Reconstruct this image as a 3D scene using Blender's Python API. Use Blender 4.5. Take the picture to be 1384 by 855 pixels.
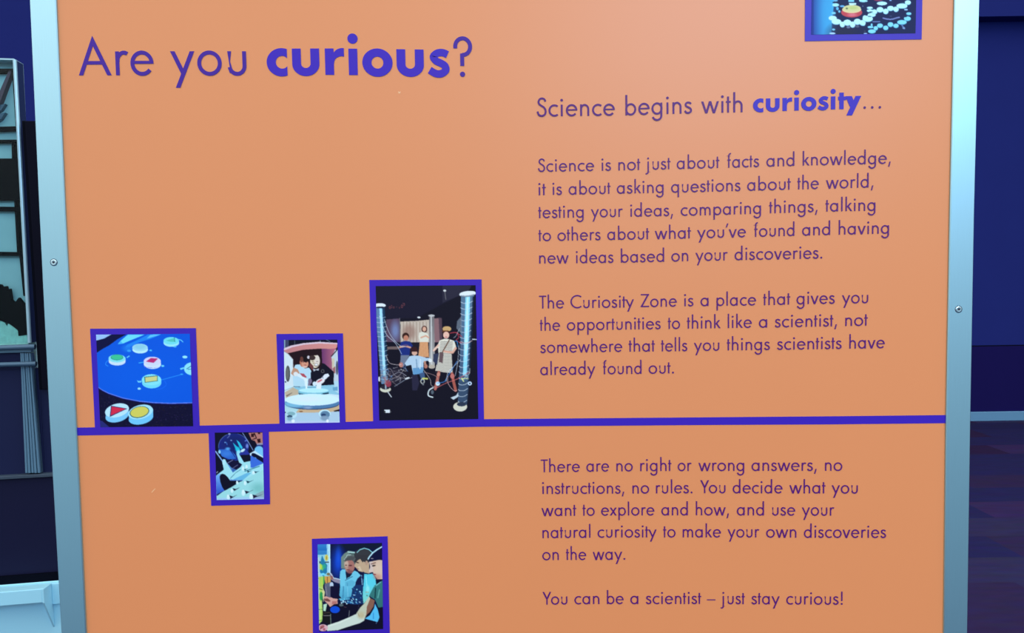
import bpy, math, random
import numpy as np
from mathutils import Vector, Matrix

random.seed(4)
for _o in list(bpy.data.objects):
    bpy.data.objects.remove(_o)
SC = bpy.context.scene
COL = SC.collection

# ------------------------------------------------------------------ camera
W, H, F = 1384.0, 855.0, 1000.0
PITCH, ROLL = math.radians(3.06), 0.0151
CAM = Vector((0.0, -1.0, 1.5))
_u0 = Vector((0, math.sin(PITCH), math.cos(PITCH)))
FWD = Vector((0, math.cos(PITCH), -math.sin(PITCH)))
_r0 = Vector((1, 0, 0))
RGT = _r0 * math.cos(ROLL) - _u0 * math.sin(ROLL)
UPV = _u0 * math.cos(ROLL) + _r0 * math.sin(ROLL)
cam_data = bpy.data.cameras.new('camera')
cam = bpy.data.objects.new('camera', cam_data)
COL.objects.link(cam)
cam_data.sensor_fit = 'HORIZONTAL'
cam_data.sensor_width = 36.0
cam_data.lens = F * 36.0 / W
cam_data.clip_start = 0.05
m3 = Matrix((RGT, UPV, -FWD)).transposed()
cam.matrix_world = Matrix.Translation(CAM) @ m3.to_4x4()
SC.camera = cam

# ------------------------------------------------------------------ exposure, world, lamps
SC.view_settings.view_transform = 'Standard'
SC.view_settings.look = 'None'
SC.view_settings.gamma = 1.0
SC.view_settings.use_curve_mapping = False
SC.view_settings.exposure = -0.08

WORLD_STRENGTH = 1.0
world = bpy.data.worlds.new('hall_light')
SC.world = world
world.use_nodes = True
nt = world.node_tree
nt.nodes.clear()
tc = nt.nodes.new('ShaderNodeTexCoord')
sep = nt.nodes.new('ShaderNodeSeparateXYZ')
mr = nt.nodes.new('ShaderNodeMapRange')
mr.inputs['From Min'].default_value = -1.0
mr.inputs['From Max'].default_value = 1.0
ramp = nt.nodes.new('ShaderNodeValToRGB')
bg = nt.nodes.new('ShaderNodeBackground')
wo = nt.nodes.new('ShaderNodeOutputWorld')
nt.links.new(tc.outputs['Generated'], sep.inputs[0])
nt.links.new(sep.outputs['Z'], mr.inputs['Value'])
nt.links.new(mr.outputs[0], ramp.inputs[0])
side = nt.nodes.new('ShaderNodeMapRange')          # brighter from the left, added so right-facing parts turn darker
side.inputs['From Min'].default_value = -1.0
side.inputs['From Max'].default_value = 1.0
side.inputs['To Min'].default_value = 1.32
side.inputs['To Max'].default_value = 0.68
nt.links.new(sep.outputs['X'], side.inputs['Value'])
vm = nt.nodes.new('ShaderNodeVectorMath')
vm.operation = 'SCALE'
nt.links.new(ramp.outputs[0], vm.inputs[0])
nt.links.new(side.outputs[0], vm.inputs['Scale'])
nt.links.new(vm.outputs[0], bg.inputs['Color'])
nt.links.new(bg.outputs[0], wo.inputs[0])
bg.inputs['Strength'].default_value = WORLD_STRENGTH
el = ramp.color_ramp.elements
el[0].position = 0.0
el[0].color = (0.30, 0.36, 0.42, 1)
el[1].position = 1.0
el[1].color = (1.7, 1.66, 1.6, 1)
for p, c in ((0.20, (0.13, 0.24, 0.34, 1)), (0.34, (0.16, 0.27, 0.37, 1)), (0.45, (0.29, 0.40, 0.47, 1)), (0.56, (0.66, 0.76, 0.80, 1)), (0.67, (1.66, 1.66, 1.62, 1))):
    e = el.new(p)
    e.color = c


def area(name, loc, target, sx, sy, power, color):
    ld = bpy.data.lights.new(name, 'AREA')
    ld.shape = 'RECTANGLE'
    ld.size, ld.size_y = sx, sy
    ld.energy = power
    ld.color = color
    o = bpy.data.objects.new(name, ld)
    COL.objects.link(o)
    o.location = loc
    d = Vector(target) - Vector(loc)
    o.rotation_euler = d.to_track_quat('-Z', 'Y').to_euler()
    return o


area('sheen_light', (1.6, -4.2, 3.5), (0.25, 0.0, 1.75), 2.4, 1.3, 135.0, (0.40, 0.66, 1.0))  # unseen lamp added for the bluish sheen on the panel
area('wall_fill_light', (0.3, 1.2, 4.4), (0.6, 5.0, 1.6), 3.0, 1.2, 70.0, (0.85, 0.92, 1.0))  # unseen lamp added overhead to light the back wall


# ------------------------------------------------------------------ helpers
def lin(c):
    out = []
    for v in c:
        v = v / 255.0
        out.append(v / 12.92 if v <= 0.04045 else ((v + 0.055) / 1.055) ** 2.4)
    return tuple(out)


def ray(px, py):
    """Direction through a measured point of the photograph."""
    return (FWD + RGT * ((px - W / 2) / F) - UPV * ((py - H / 2) / F))


def on_board(px, py, y=0.0):
    """Point of the board (the vertical plane y = const) behind a measured photo point."""
    d = ray(px, py)
    return CAM + d * ((y - CAM.y) / d.y)


def material(name, color, rough=0.5, metal=0.0, spec=0.5, bump=0.0, bump_scale=80.0, vary=0.0, stretch=None):
    m = bpy.data.materials.new(name)
    m.use_nodes = True
    n = m.node_tree
    b = n.nodes['Principled BSDF']
    b.inputs['Base Color'].default_value = (*color, 1)
    b.inputs['Roughness'].default_value = rough
    b.inputs['Metallic'].default_value = metal
    b.inputs['Specular IOR Level'].default_value = spec
    if bump or vary:
        t = n.nodes.new('ShaderNodeTexCoord')
        mp = n.nodes.new('ShaderNodeMapping')
        if stretch:
            mp.inputs['Scale'].default_value = stretch
        nz = n.nodes.new('ShaderNodeTexNoise')
        nz.inputs['Scale'].default_value = bump_scale
        nz.inputs['Detail'].default_value = 4.0
        n.links.new(t.outputs['Object'], mp.inputs[0])
        n.links.new(mp.outputs[0], nz.inputs['Vector'])
        if vary:
            mx = n.nodes.new('ShaderNodeMixRGB')
            mx.inputs[1].default_value = (*[c * (1 - vary) for c in color], 1)
            mx.inputs[2].default_value = (*[min(1, c * (1 + vary)) for c in color], 1)
            n.links.new(nz.outputs['Fac'], mx.inputs[0])
            n.links.new(mx.outputs[0], b.inputs['Base Color'])
        if bump:
            bp = n.nodes.new('ShaderNodeBump')
            bp.inputs['Strength'].default_value = bump
            bp.inputs['Distance'].default_value = 0.001
            n.links.new(nz.outputs['Fac'], bp.inputs['Height'])
            n.links.new(bp.outputs[0], b.inputs['Normal'])
    return m


def build(name, verts, faces, mat, parent=None, smooth=False, label=None):
    me = bpy.data.meshes.new(name)
    me.from_pydata([tuple(v) for v in verts], [], faces)
    me.materials.append(mat)
    if smooth:
        for p in me.polygons:
            p.use_smooth = True
    me.update()
    o = bpy.data.objects.new(name, me)
    COL.objects.link(o)
    if parent is not None:
        o.parent = parent
        inv = Matrix.Identity(4)
        q = parent
        off = Vector((0, 0, 0))
        while q is not None:
            off += q.location
            q = q.parent
        o.location = -off
    if label:
        o['label'] = label
    return o


def empty(name, loc, label, cat):
    o = bpy.data.objects.new(name, None)
    o.empty_display_size = 0.1
    COL.objects.link(o)
    o.location = loc
    o['label'] = label
    o['category'] = cat
    return o


def structure(o):
    o['kind'] = 'structure'
    return o


class MB:
    def __init__(s):
        s.v, s.f = [], []

    def add(s, verts, faces):
        b = len(s.v)
        s.v += [Vector(v) for v in verts]
        s.f += [tuple(i + b for i in f) for f in faces]

    def hexa(s, lo, hi):
        """prism between two polygons of equal length"""
        n = len(lo)
        fs = [tuple(range(n))[::-1], tuple(range(n, 2 * n))]
        for i in range(n):
            j = (i + 1) % n
            fs.append((i, j, n + j, n + i))
        s.add(list(lo) + list(hi), fs)

    def box(s, x0, x1, y0, y1, z0, z1):
        s.hexa([(x0, y0, z0), (x1, y0, z0), (x1, y1, z0), (x0, y1, z0)],
               [(x0, y0, z1), (x1, y0, z1), (x1, y1, z1), (x0, y1, z1)])

    def tube(s, a, b, r, n=16):
        a, b = Vector(a), Vector(b)
        d = (b - a).normalized()
        t = d.orthogonal().normalized()
        w = d.cross(t)
        ring = [t * math.cos(k * 2 * math.pi / n) * r + w * math.sin(k * 2 * math.pi / n) * r for k in range(n)]
        s.hexa([a + q for q in ring], [b + q for q in ring])

    def out(s, name, mat, parent=None, smooth=False, label=None):
        return build(name, s.v, s.f, mat, parent, smooth, label)


def bevel(o, width, seg=2):
    md = o.modifiers.new('bevel', 'BEVEL')
    md.width = width
    md.segments = seg
    md.limit_method = 'ANGLE'
    md.angle_limit = math.radians(40)
    return o


def interp(pts, x):
    """piecewise linear through (x, y) points, extended straight beyond the ends"""
    if x <= pts[0][0]:
        a, b = pts[0], pts[1]
    elif x >= pts[-1][0]:
        a, b = pts[-2], pts[-1]
    else:
        for a, b in zip(pts, pts[1:]):
            if a[0] <= x <= b[0]:
                break
    return a[1] + (b[1] - a[1]) * (x - a[0]) / (b[0] - a[0])


# ------------------------------------------------------------------ materials
M = {}
M['orange'] = material('orange_print', lin((230, 141, 87)), rough=0.42, spec=0.5, vary=0.012, bump_scale=6)
M['purple'] = material('purple_print', lin((57, 25, 172)), rough=0.42, spec=0.3)
M['heading'] = material('heading_print', lin((64, 20, 142)), rough=0.42, spec=0.3)
M['violet'] = material('violet_print', lin((88, 14, 108)), rough=0.42, spec=0.3)
M['chip'] = material('bare_chip', lin((245, 190, 140)), rough=0.6)
M['metal'] = material('brushed_aluminium', (0.39, 0.65, 0.75), rough=0.38, metal=0.92, vary=0.03, bump=0.05, bump_scale=60, stretch=(14, 14, 0.5))
M['screw'] = material('screw_steel', (0.6, 0.78, 0.86), rough=0.25, metal=1.0)
M['socket'] = material('screw_socket', (0.02, 0.03, 0.05), rough=0.6)
M['gap'] = material('joint_shadow', (0.03, 0.02, 0.03), rough=0.8)
M['wall'] = material('navy_wall', lin((27, 38, 110)), rough=0.85, spec=0.1, vary=0.05, bump_scale=3)
M['wall_low'] = material('navy_wall_lower', lin((18, 13, 76)), rough=0.85, spec=0.1, vary=0.05, bump_scale=3)
M['base'] = material('baseboard_paint', lin((90, 140, 180)), rough=0.5)
M['black'] = material('black_laminate', lin((3, 5, 18)), rough=0.7, spec=0.05)
M['blackf'] = material('black_laminate_face', lin((10, 11, 25)), rough=0.7, spec=0.05)
M['navy'] = material('navy_laminate', lin((16, 26, 66)), rough=0.6, spec=0.2)
M['navy2'] = material('navy_laminate_dark', lin((10, 14, 50)), rough=0.6, spec=0.2)
M['pale'] = material('pale_blue_paint', lin((162, 226, 248)), rough=0.45, spec=0.4)
M['pipe'] = material('dull_steel', lin((74, 104, 128)), rough=0.45, metal=0.4)
M['steel'] = material('edge_steel', lin((160, 198, 212)), rough=0.35, metal=0.4)
M['side'] = material('case_side', lin((30, 46, 84)), rough=0.6, spec=0.2)
M['post'] = material('grey_post', lin((84, 124, 150)), rough=0.5)
M['ledge'] = material('ledge_grey', lin((48, 66, 84)), rough=0.6)
M['refl_pale'] = material('standin_pale', lin((176, 222, 226)), rough=0.8, vary=0.15, bump_scale=5)  # stand-in colours for the reflections in the glass
M['refl_dark'] = material('standin_dark', lin((3, 4, 12)), rough=0.9, spec=0.1)
M['refl_brown'] = material('standin_brown', lin((96, 74, 92)), rough=0.7)
M['fluff'] = material('standin_fleece', lin((170, 232, 218)), rough=0.95, vary=0.25, bump=0.6, bump_scale=60)

mg = bpy.data.materials.new('clear_glass')
mg.use_nodes = True
n = mg.node_tree
n.nodes.clear()
tr = n.nodes.new('ShaderNodeBsdfTransparent')
tr.inputs[0].default_value = (0.86, 0.94, 0.95, 1)
gl = n.nodes.new('ShaderNodeBsdfGlossy')
gl.inputs['Roughness'].default_value = 0.02
fr = n.nodes.new('ShaderNodeFresnel')
fr.inputs['IOR'].default_value = 1.22
mx = n.nodes.new('ShaderNodeMixShader')
ou = n.nodes.new('ShaderNodeOutputMaterial')
n.links.new(fr.outputs[0], mx.inputs[0])
n.links.new(tr.outputs[0], mx.inputs[1])
n.links.new(gl.outputs[0], mx.inputs[2])
n.links.new(mx.outputs[0], ou.inputs[0])
M['glass'] = mg

# carpet planks: one random tone per plank
mc = bpy.data.materials.new('carpet_planks')
mc.use_nodes = True
n = mc.node_tree
b = n.nodes['Principled BSDF']
b.inputs['Roughness'].default_value = 0.95
b.inputs['Specular IOR Level'].default_value = 0.1
g = n.nodes.new('ShaderNodeNewGeometry')
sp = n.nodes.new('ShaderNodeSeparateXYZ')
n.links.new(g.outputs['Position'], sp.inputs[0])


def mnode(op, a, bb=None):
    q = n.nodes.new('ShaderNodeMath')
    q.operation = op
    for i, val in enumerate((a, bb)):
        if val is None:
            continue
        if isinstance(val, (int, float)):
            q.inputs[i].default_value = val
        else:
            n.links.new(val, q.inputs[i])
    return q.outputs[0]


row = mnode('FLOOR', mnode('DIVIDE', sp.outputs['Y'], 0.31))
shift = mnode('MULTIPLY', mnode('FRACT', mnode('MULTIPLY', row, 0.3719)), 1.0)
colu = mnode('FLOOR', mnode('ADD', mnode('DIVIDE', sp.outputs['X'], 1.0), shift))
cmb = n.nodes.new('ShaderNodeCombineXYZ')
n.links.new(row, cmb.inputs[0])
n.links.new(colu, cmb.inputs[1])
wn = n.nodes.new('ShaderNodeTexWhiteNoise')
wn.noise_dimensions = '2D'
n.links.new(cmb.outputs[0], wn.inputs['Vector'])
rp = n.nodes.new('ShaderNodeValToRGB')
rp.color_ramp.interpolation = 'CONSTANT'
tones = [(0.0, (27, 26, 70)), (0.2, (36, 27, 64)), (0.4, (37, 34, 70)), (0.6, (34, 20, 56)), (0.75, (42, 30, 72)), (0.88, (24, 22, 64))]
rp.color_ramp.elements[0].color = (*lin(tones[0][1]), 1)
rp.color_ramp.elements[1].position = tones[1][0]
rp.color_ramp.elements[1].color = (*lin(tones[1][1]), 1)
for p, c in tones[2:]:
    e = rp.color_ramp.elements.new(p)
    e.color = (*lin(c), 1)
n.links.new(wn.outputs['Value'], rp.inputs[0])
nz = n.nodes.new('ShaderNodeTexNoise')
nz.inputs['Scale'].default_value = 180
mxc = n.nodes.new('ShaderNodeMixRGB')
mxc.blend_type = 'OVERLAY'
mxc.inputs[0].default_value = 0.35
n.links.new(rp.outputs[0], mxc.inputs[1])
n.links.new(nz.outputs['Color'], mxc.inputs[2])
n.links.new(mxc.outputs[0], b.inputs['Base Color'])
M['carpet'] = mc

# ------------------------------------------------------------------ the hall
YB = 6.3
q = MB()
q.box(-14, 16, -1.6, YB + 0.2, -0.05, 0.0)
structure(q.out('floor', M['carpet']))


def z_on_wall(px, py, y=YB):
    return on_board(px, py, y).z


z_seam = z_on_wall(1345, 467)
z_base = z_on_wall(1345, 555.6)
z_head = z_on_wall(1345, 22, YB - 0.16)
q = MB()
q.box(-14, 16, YB, YB + 0.2, z_seam + 0.006, 6.0)
structure(q.out('wall_back', M['wall']))
q = MB()
q.box(-14, 16, YB - 0.002, YB + 0.2, 0.0, z_seam - 0.006)
structure(q.out('wall_back_lower', M['wall_low']))
q = MB()
q.box(-14, 16, YB + 0.02, YB + 0.18, z_seam - 0.006, z_seam + 0.006)
structure(q.out('trim_1', M['navy2']))
q = MB()
q.box(-14, 16, YB - 0.020, YB - 0.002, 0.0, z_base)
structure(bevel(q.out('baseboard_back', M['base']), 0.004))
q = MB()
q.box(0.9, 16, YB - 0.16, YB, z_head, 6.0)
structure(q.out('trim_2', M['wall']))

# ------------------------------------------------------------------ exhibit unit on the left
YAW = math.radians(10.0)
UU = Vector((math.cos(YAW), math.sin(YAW), 0))        # along the unit, to the right
NN = Vector((math.sin(YAW), -math.cos(YAW), 0))       # out of the unit, towards the visitor
_d = ray(40, 600)
ORG = CAM + _d * (2.6 / _d.dot(Vector((0, 1, 0))))
ORG.z = 0.0


def unit(px, py, v=0.0):
    """(u, z) on the unit's upright plane, v metres in front of its face, behind a measured photo point"""
    d = ray(px, py)
    t = (ORG + NN * v - CAM).dot(NN) / d.dot(NN)
    p = CAM + d * t
    return (p - ORG).dot(UU), p.z


def up(u, v, z):
    return ORG + UU * u + NN * v + Vector((0, 0, z))


def slab(mb, pts, v0, v1):
    """upright plate with the outline pts [(u, z)], from v0 to v1"""
    mb.hexa([up(u, v0, z) for u, z in pts], [up(u, v1, z) for u, z in pts])


def rect(mb, u0, u1, z0, z1, v0, v1):
    slab(mb, [(u0, z0), (u1, z0), (u1, z1), (u0, z1)], v0, v1)


UL = -0.95                                            # left end of the unit, outside the photograph
u_frame, z_top = unit(20, 80)
z_pipe = unit(20, 468.5)[1]
z_pipe2 = unit(20, 492)[1]
z_ledge = unit(35, 643.5)[1]
z_shelf = unit(66, 785.5)[1]
u_right = unit(100, 600)[0]
u_case = unit(49, 480)[0]

# lower cupboard that carries the display case and the shelf
cup = empty('display_cupboard', up(0, 0, 0), 'dark navy cupboard with pale blue lower front and shelf under the glass case', 'cupboard')
q = MB()
rect(q, UL, u_right, 0.0, z_shelf, -0.45, 0.0)
bevel(q.out('pale_plinth', M['pale'], cup, label='pale blue lower front'), 0.003)
q = MB()
rect(q, UL, u_right, z_shelf, z_ledge - 0.006, -0.45, -0.012)
q.out('dark_front', M['navy2'], cup)
q = MB()
rect(q, UL, u_right, z_shelf, z_shelf + 0.03, -0.012, -0.004)
q.out('kick_strip', M['black'], cup)
q = MB()
rect(q, UL, u_right, z_ledge - 0.006, z_ledge + 0.006, -0.45, 0.004)
bevel(q.out('ledge', M['ledge'], cup), 0.002)

# shelf with its end bracket
d_sh = 0.07
u_end = unit(57, 800, d_sh)[0]
zt_front = unit(30, 797.5, d_sh)[1]
zb_front = unit(30, 816.5, d_sh)[1]
sh = cup
q = MB()
prof = [(0.0, zb_front), (d_sh, zb_front), (d_sh, zt_front), (0.012, z_shelf - 0.004), (0.0, z_shelf - 0.004)]
q.hexa([up(UL, v, z) for v, z in prof], [up(u_end, v, z) for v, z in prof])
bevel(q.out('shelf_board', M['pale'], sh, label='pale blue shelf with chamfered top'), 0.0025)
q = MB()
zb_tri = unit(70.5, 847)[1]
prof = [(0.001, zb_tri), (d_sh + 0.002, zb_front), (d_sh + 0.002, zt_front), (0.001, z_shelf - 0.004)]
q.hexa([up(u_end, v, z) for v, z in prof], [up(u_end + 0.006, v, z) for v, z in prof])
bevel(q.out('bracket', M['pale'], sh, label='pale blue triangular end bracket'), 0.0015)
q = MB()
u_blk = u_end + 0.006
rect(q, u_blk, u_right, unit(76, 814.5)[1], z_shelf - 0.004, 0.0005, 0.012)
bevel(q.out('end_block', M['pale'], sh, label='pale blue end block'), 0.002)

# glass display case
case = empty('display_case', up(0, -0.2, z_ledge + 0.006), 'tall glass display case with thin steel edge and two steel rails', 'display case')
DEP = 0.05
q = MB()
rect(q, UL, u_case, z_ledge + 0.006, z_pipe2 - 0.02, -0.40, -0.02)
q.out('lower_panel', M['navy'], case)
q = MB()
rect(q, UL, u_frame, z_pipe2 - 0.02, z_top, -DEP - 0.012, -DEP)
q.out('backdrop', M['refl_pale'], case, label='pale grey green backdrop added for the reflections in the pane')
q = MB()
rect(q, UL, u_frame, z_top - 0.004, z_top + 0.001, -DEP - 0.012, 0.004)
q.out('top_frame', M['steel'], case)
# steel edge: round front bar in front of a flat side
q = MB()
a = unit(20.0, 81, 0.006)
c = unit(40.3, 463, 0.006)
q.tube(up(a[0], 0.006, a[1]), up(c[0], 0.006, c[1]), 0.0064)
q.out('edge_bar', M['steel'], case, smooth=False)
q = MB()
slab(q, [(c[0] - 0.004, c[1]), (c[0] + 0.002, c[1]), (a[0] + 0.002, a[1]), (a[0] - 0.004, a[1])], -DEP, 0.0)
q.out('side_frame', M['side'], case)
# glass
q = MB()
slab(q, [(UL, z_pipe + 0.012), (c[0] - 0.006, z_pipe + 0.012), (a[0] - 0.006, z_top - 0.005), (UL, z_top - 0.005)], -0.006, -0.001)
q.out('glass_pane', M['glass'], case)
# two rails
for name, (pa, pb), r in (('rail', ((-20, 470.6), (47.6, 468.2)), 0.0095), ('rail', ((-20, 493.2), (49.0, 491.2)), 0.0085)):
    q = MB()
    s0, s1 = unit(pa[0], pa[1], 0.02), unit(pb[0], pb[1], 0.02)
    k = (UL - s0[0]) / (s1[0] - s0[0])
    q.tube(up(UL, 0.02, s0[1] + k * (s1[1] - s0[1])), up(s1[0], 0.02, s1[1]), r)
    q.out(name, M['pipe'], case)
q = MB()
za, zb = unit(10, 476.5)[1], unit(10, 473.0)[1]
rect(q, UL, unit(42, 475)[0], za, zb, -0.02, 0.0)
q.out('sill_strip', M['post'], case, label='pale strip under the upper rail')
q = MB()
rect(q, UL, unit(25.5, 482)[0], z_pipe2 - 0.02, za, -0.06, -0.018)
q.out('back_strip', M['navy'], case)
# fluted post: four ribs fanning slightly towards the floor
q = MB()
for k in range(5):
    x0, x1 = 27.5 + 2.9 * k, 30.0 + 2.9 * k
    y0, y1 = 34.3 + 4.2 * k, 37.6 + 4.2 * k
    t0, t1 = unit(x0, 477, 0.0), unit(x1, 477, 0.0)
    b0, b1 = unit(y0, 638.8, 0.0), unit(y1, 638.8, 0.0)
    slab(q, [b0, b1, t1, t0], -0.02, 0.002 + 0.002 * (k % 2))
bevel(q.out('fluted_post', M['post'], case, label='pale grey fluted post'), 0.0015)
t0, t1, b0, b1 = unit(27.0, 477), unit(42.5, 477), unit(34, 638.8), unit(55, 638.8)
q = MB()
slab(q, [b0, b1, t1, t0], -0.02, -0.004)
q.out('post_core', M['pipe'], case)

# made-up shapes behind the glass, standing in for its reflections
VB = -DEP + 0.014


def strip(mb, pts, v0=VB, v1=VB + 0.012):
    slab(mb, [unit(x, y, v1) for x, y in pts], v0 - 0.0135, v1)


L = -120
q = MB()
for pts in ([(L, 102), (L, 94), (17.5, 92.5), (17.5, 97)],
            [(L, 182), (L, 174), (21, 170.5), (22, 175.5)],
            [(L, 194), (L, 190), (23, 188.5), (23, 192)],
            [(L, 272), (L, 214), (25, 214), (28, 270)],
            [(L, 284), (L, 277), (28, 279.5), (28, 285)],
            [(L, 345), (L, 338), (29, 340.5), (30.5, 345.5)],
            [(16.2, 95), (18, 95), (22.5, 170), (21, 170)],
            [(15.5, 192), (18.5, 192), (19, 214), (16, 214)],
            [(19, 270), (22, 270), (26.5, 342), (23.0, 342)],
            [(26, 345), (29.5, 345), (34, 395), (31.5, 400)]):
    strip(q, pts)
q.out('frame_bars', M['refl_dark'], case, label='black bars standing in for reflections in the glass')
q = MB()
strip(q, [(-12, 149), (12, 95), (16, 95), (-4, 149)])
q.out('slanted_beam', M['refl_brown'], case, label='slanted brown beam standing in for a reflection in the glass')
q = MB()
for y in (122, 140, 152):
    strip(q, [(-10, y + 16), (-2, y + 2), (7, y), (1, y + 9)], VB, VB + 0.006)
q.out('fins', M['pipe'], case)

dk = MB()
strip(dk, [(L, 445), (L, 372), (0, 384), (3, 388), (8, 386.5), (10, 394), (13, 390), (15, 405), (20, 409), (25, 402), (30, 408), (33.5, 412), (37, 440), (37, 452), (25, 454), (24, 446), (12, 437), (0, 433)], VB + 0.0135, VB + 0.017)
o = dk.out('silhouette', M['refl_dark'], case, label='black silhouette shapes standing in for people reflected in the glass')
# made-up crumpled fleece, added for a pale shape in the glass
rnd = random.Random(9)
vs, fs = [], []
nx, nz_ = 70, 14
u0, zc = unit(-60, 466, -0.015)
u1 = unit(38, 466, -0.015)[0]
for j in range(nz_ + 1):
    for i in range(nx + 1):
        tx, tz = i / nx, j / nz_
        px = -60 + 98 * tx
        ztop = unit(20, 433 + 0.42 * max(px, -20), -0.015)[1] + 0.006 * math.sin(px * 0.55) + 0.004 * math.sin(px * 1.3)
        ang = tz * math.pi * 0.5
        uu = u0 + (u1 - u0) * tx
        vv = -0.012 - 0.012 * math.sin(ang) * 0.6 - 0.006 * tz + rnd.uniform(-0.002, 0.002)
        zz = z_pipe - 0.012 + (ztop - z_pipe + 0.012) * (1 - math.cos(ang)) ** 0.45 if tz > 0 else z_pipe - 0.012
        vs.append(up(uu, vv, zz + rnd.uniform(-0.003, 0.003)))
for j in range(nz_):
    for i in range(nx):
        a0 = j * (nx + 1) + i
        fs.append((a0, a0 + 1, a0 + nx + 2, a0 + nx + 1))
fl = build('fleece', vs, fs, M['fluff'], case, smooth=True, label='made-up pale green fleece standing in for a pale shape in the glass')
sd = fl.modifiers.new('thickness', 'SOLIDIFY')
sd.thickness = 0.003

# black upright panel between the case and the board
bp = empty('black_panel', up(*(lambda a: (a[0], -0.02, a[1]))(unit(60, 527))), 'narrow black upright panel between the glass case and the left metal rail', 'panel')
V0 = 0.03
q = MB()
slab(q, [unit(53.0, 526.6, V0), unit(110, 526.6, V0), unit(70, 163.3, V0), unit(29.3, 163.0, V0)], -0.012, V0)
bevel(q.out('shadow_backing', M['black'], bp), 0.002)  # black board put in for the strip of shadow left of the face
q = MB()
slab(q, [unit(56.8, 526.2, V0 + 0.012), unit(112, 526.2, V0 + 0.012), unit(72, 163.8, V0 + 0.012), unit(33.3, 163.5, V0 + 0.012)], V0 + 0.0005, V0 + 0.012)
bevel(q.out('face', M['blackf'], bp), 0.002)
q = MB()
rect(q, u_case + 0.0005, u_right, z_ledge + 0.006, unit(60, 505)[1], -0.40, -0.0202)
q.out('side_panel', M['navy'], case)

# ------------------------------------------------------------------ the information board
board = empty('information_board', (0, 0, 0), 'large orange information board with purple lettering and pictures between two metal rails', 'board')
Z_LO, Z_HI = 0.55, 2.08

# rails: measured outlines (row, column) of their inner and outer edges
R_L_OUT = [(0, 39.8), (290, 52.9), (570, 66.6), (855, 82.6)]
R_L_IN = [(0, 75.3), (290, 88.0), (570, 102.5), (855, 116.0)]
R_R_IN = [(0, 1290.6), (290, 1284.4), (570, 1279.3), (855, 1276.2)]
R_R_OUT = [(0, 1324.2), (290, 1317.1), (570, 1312.0), (855, 1307.8)]
RAIL_Y = -0.0035


def edge_at(tab, y):
    return [on_board(interp(tab, r), r, y) for r in (-140, 0, 145, 290, 430, 570, 712, 855, 1400)]


def rail(name, ta, tb):
    A, B = edge_at(ta, RAIL_Y), edge_at(tb, RAIL_Y)
    vs, fs = [], []
    for p, r in zip(A, B):
        c = 0.0018
        z = max(0.0, min(p.z, Z_HI + 0.02)) if p is not A[-1] else 0.0
        z2 = max(0.0, min(r.z, Z_HI + 0.02)) if p is not A[-1] else 0.0
        if p is A[0]:
            z = z2 = Z_HI + 0.02
        vs += [(p.x, 0.012, z), (p.x, RAIL_Y + c * 0.6, z), (p.x + c * 0.6, RAIL_Y, z), (r.x - c * 0.6, RAIL_Y, z2), (r.x, RAIL_Y + c * 0.6, z2), (r.x, 0.012, z2)]
    n = 6
    for i in range(len(A) - 1):
        for k in range(n):
            a0, a1 = i * n + k, i * n + (k + 1) % n
            fs.append((a0, a1, a1 + n, a0 + n))
    fs.append(tuple(range(n))[::-1])
    fs.append(tuple(range((len(A) - 1) * n, len(A) * n)))
    return build(name, vs, fs, M['metal'], board)


rail_l = rail('metal_rail', R_L_OUT, R_L_IN)
rail_r = rail('metal_rail', R_R_IN, R_R_OUT)

# panel
pl = [on_board(interp(R_L_IN, r), r, 0.0) for r in (-140, 0, 290, 570, 855, 1290)]
pr = [on_board(interp(R_R_IN, r), r, 0.0) for r in (-140, 0, 290, 570, 855, 1290)]
vs, fs = [], []
for p, r in zip(pl, pr):
    zl = p.z if p is not pl[0] else Z_HI
    zl = zl if p is not pl[-1] else Z_LO
    zr = r.z if p is not pl[0] else Z_HI
    zr = zr if p is not pl[-1] else Z_LO
    vs += [(p.x + 0.0005, 0.0, zl), (r.x - 0.0005, 0.0, zr), (r.x - 0.0005, 0.010, zr), (p.x + 0.0005, 0.010, zl)]
for i in range(len(pl) - 1):
    for k in range(4):
        a0, a1 = i * 4 + k, i * 4 + (k + 1) % 4
        fs.append((a0, a1, a1 + 4, a0 + 4))
fs.append((3, 2, 1, 0))
e_ = (len(pl) - 1) * 4
fs.append((e_, e_ + 1, e_ + 2, e_ + 3))
build('panel', vs, fs, M['orange'], board)

# dark strips that paint in the shadow line between panel and rails
for tab, s in ((R_L_IN, 1), (R_R_IN, -1)):
    q = MB()
    P = [on_board(interp(tab, r), r, 0.0) for r in (-100, 0, 145, 290, 430, 570, 712, 855, 1250)]
    for a, b in zip(P, P[1:]):
        w = (0.0009 if s > 0 else 0.0017) * s
        q.hexa([(a.x, -0.0008, a.z), (a.x + w, -0.0008, a.z), (a.x + w, -0.0001, a.z), (a.x, -0.0001, a.z)],
               [(b.x, -0.0008, b.z), (b.x + w, -0.0008, b.z), (b.x + w, -0.0001, b.z), (b.x, -0.0001, b.z)])
    q.out('shadow_strip', M['gap'], board)

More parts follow.
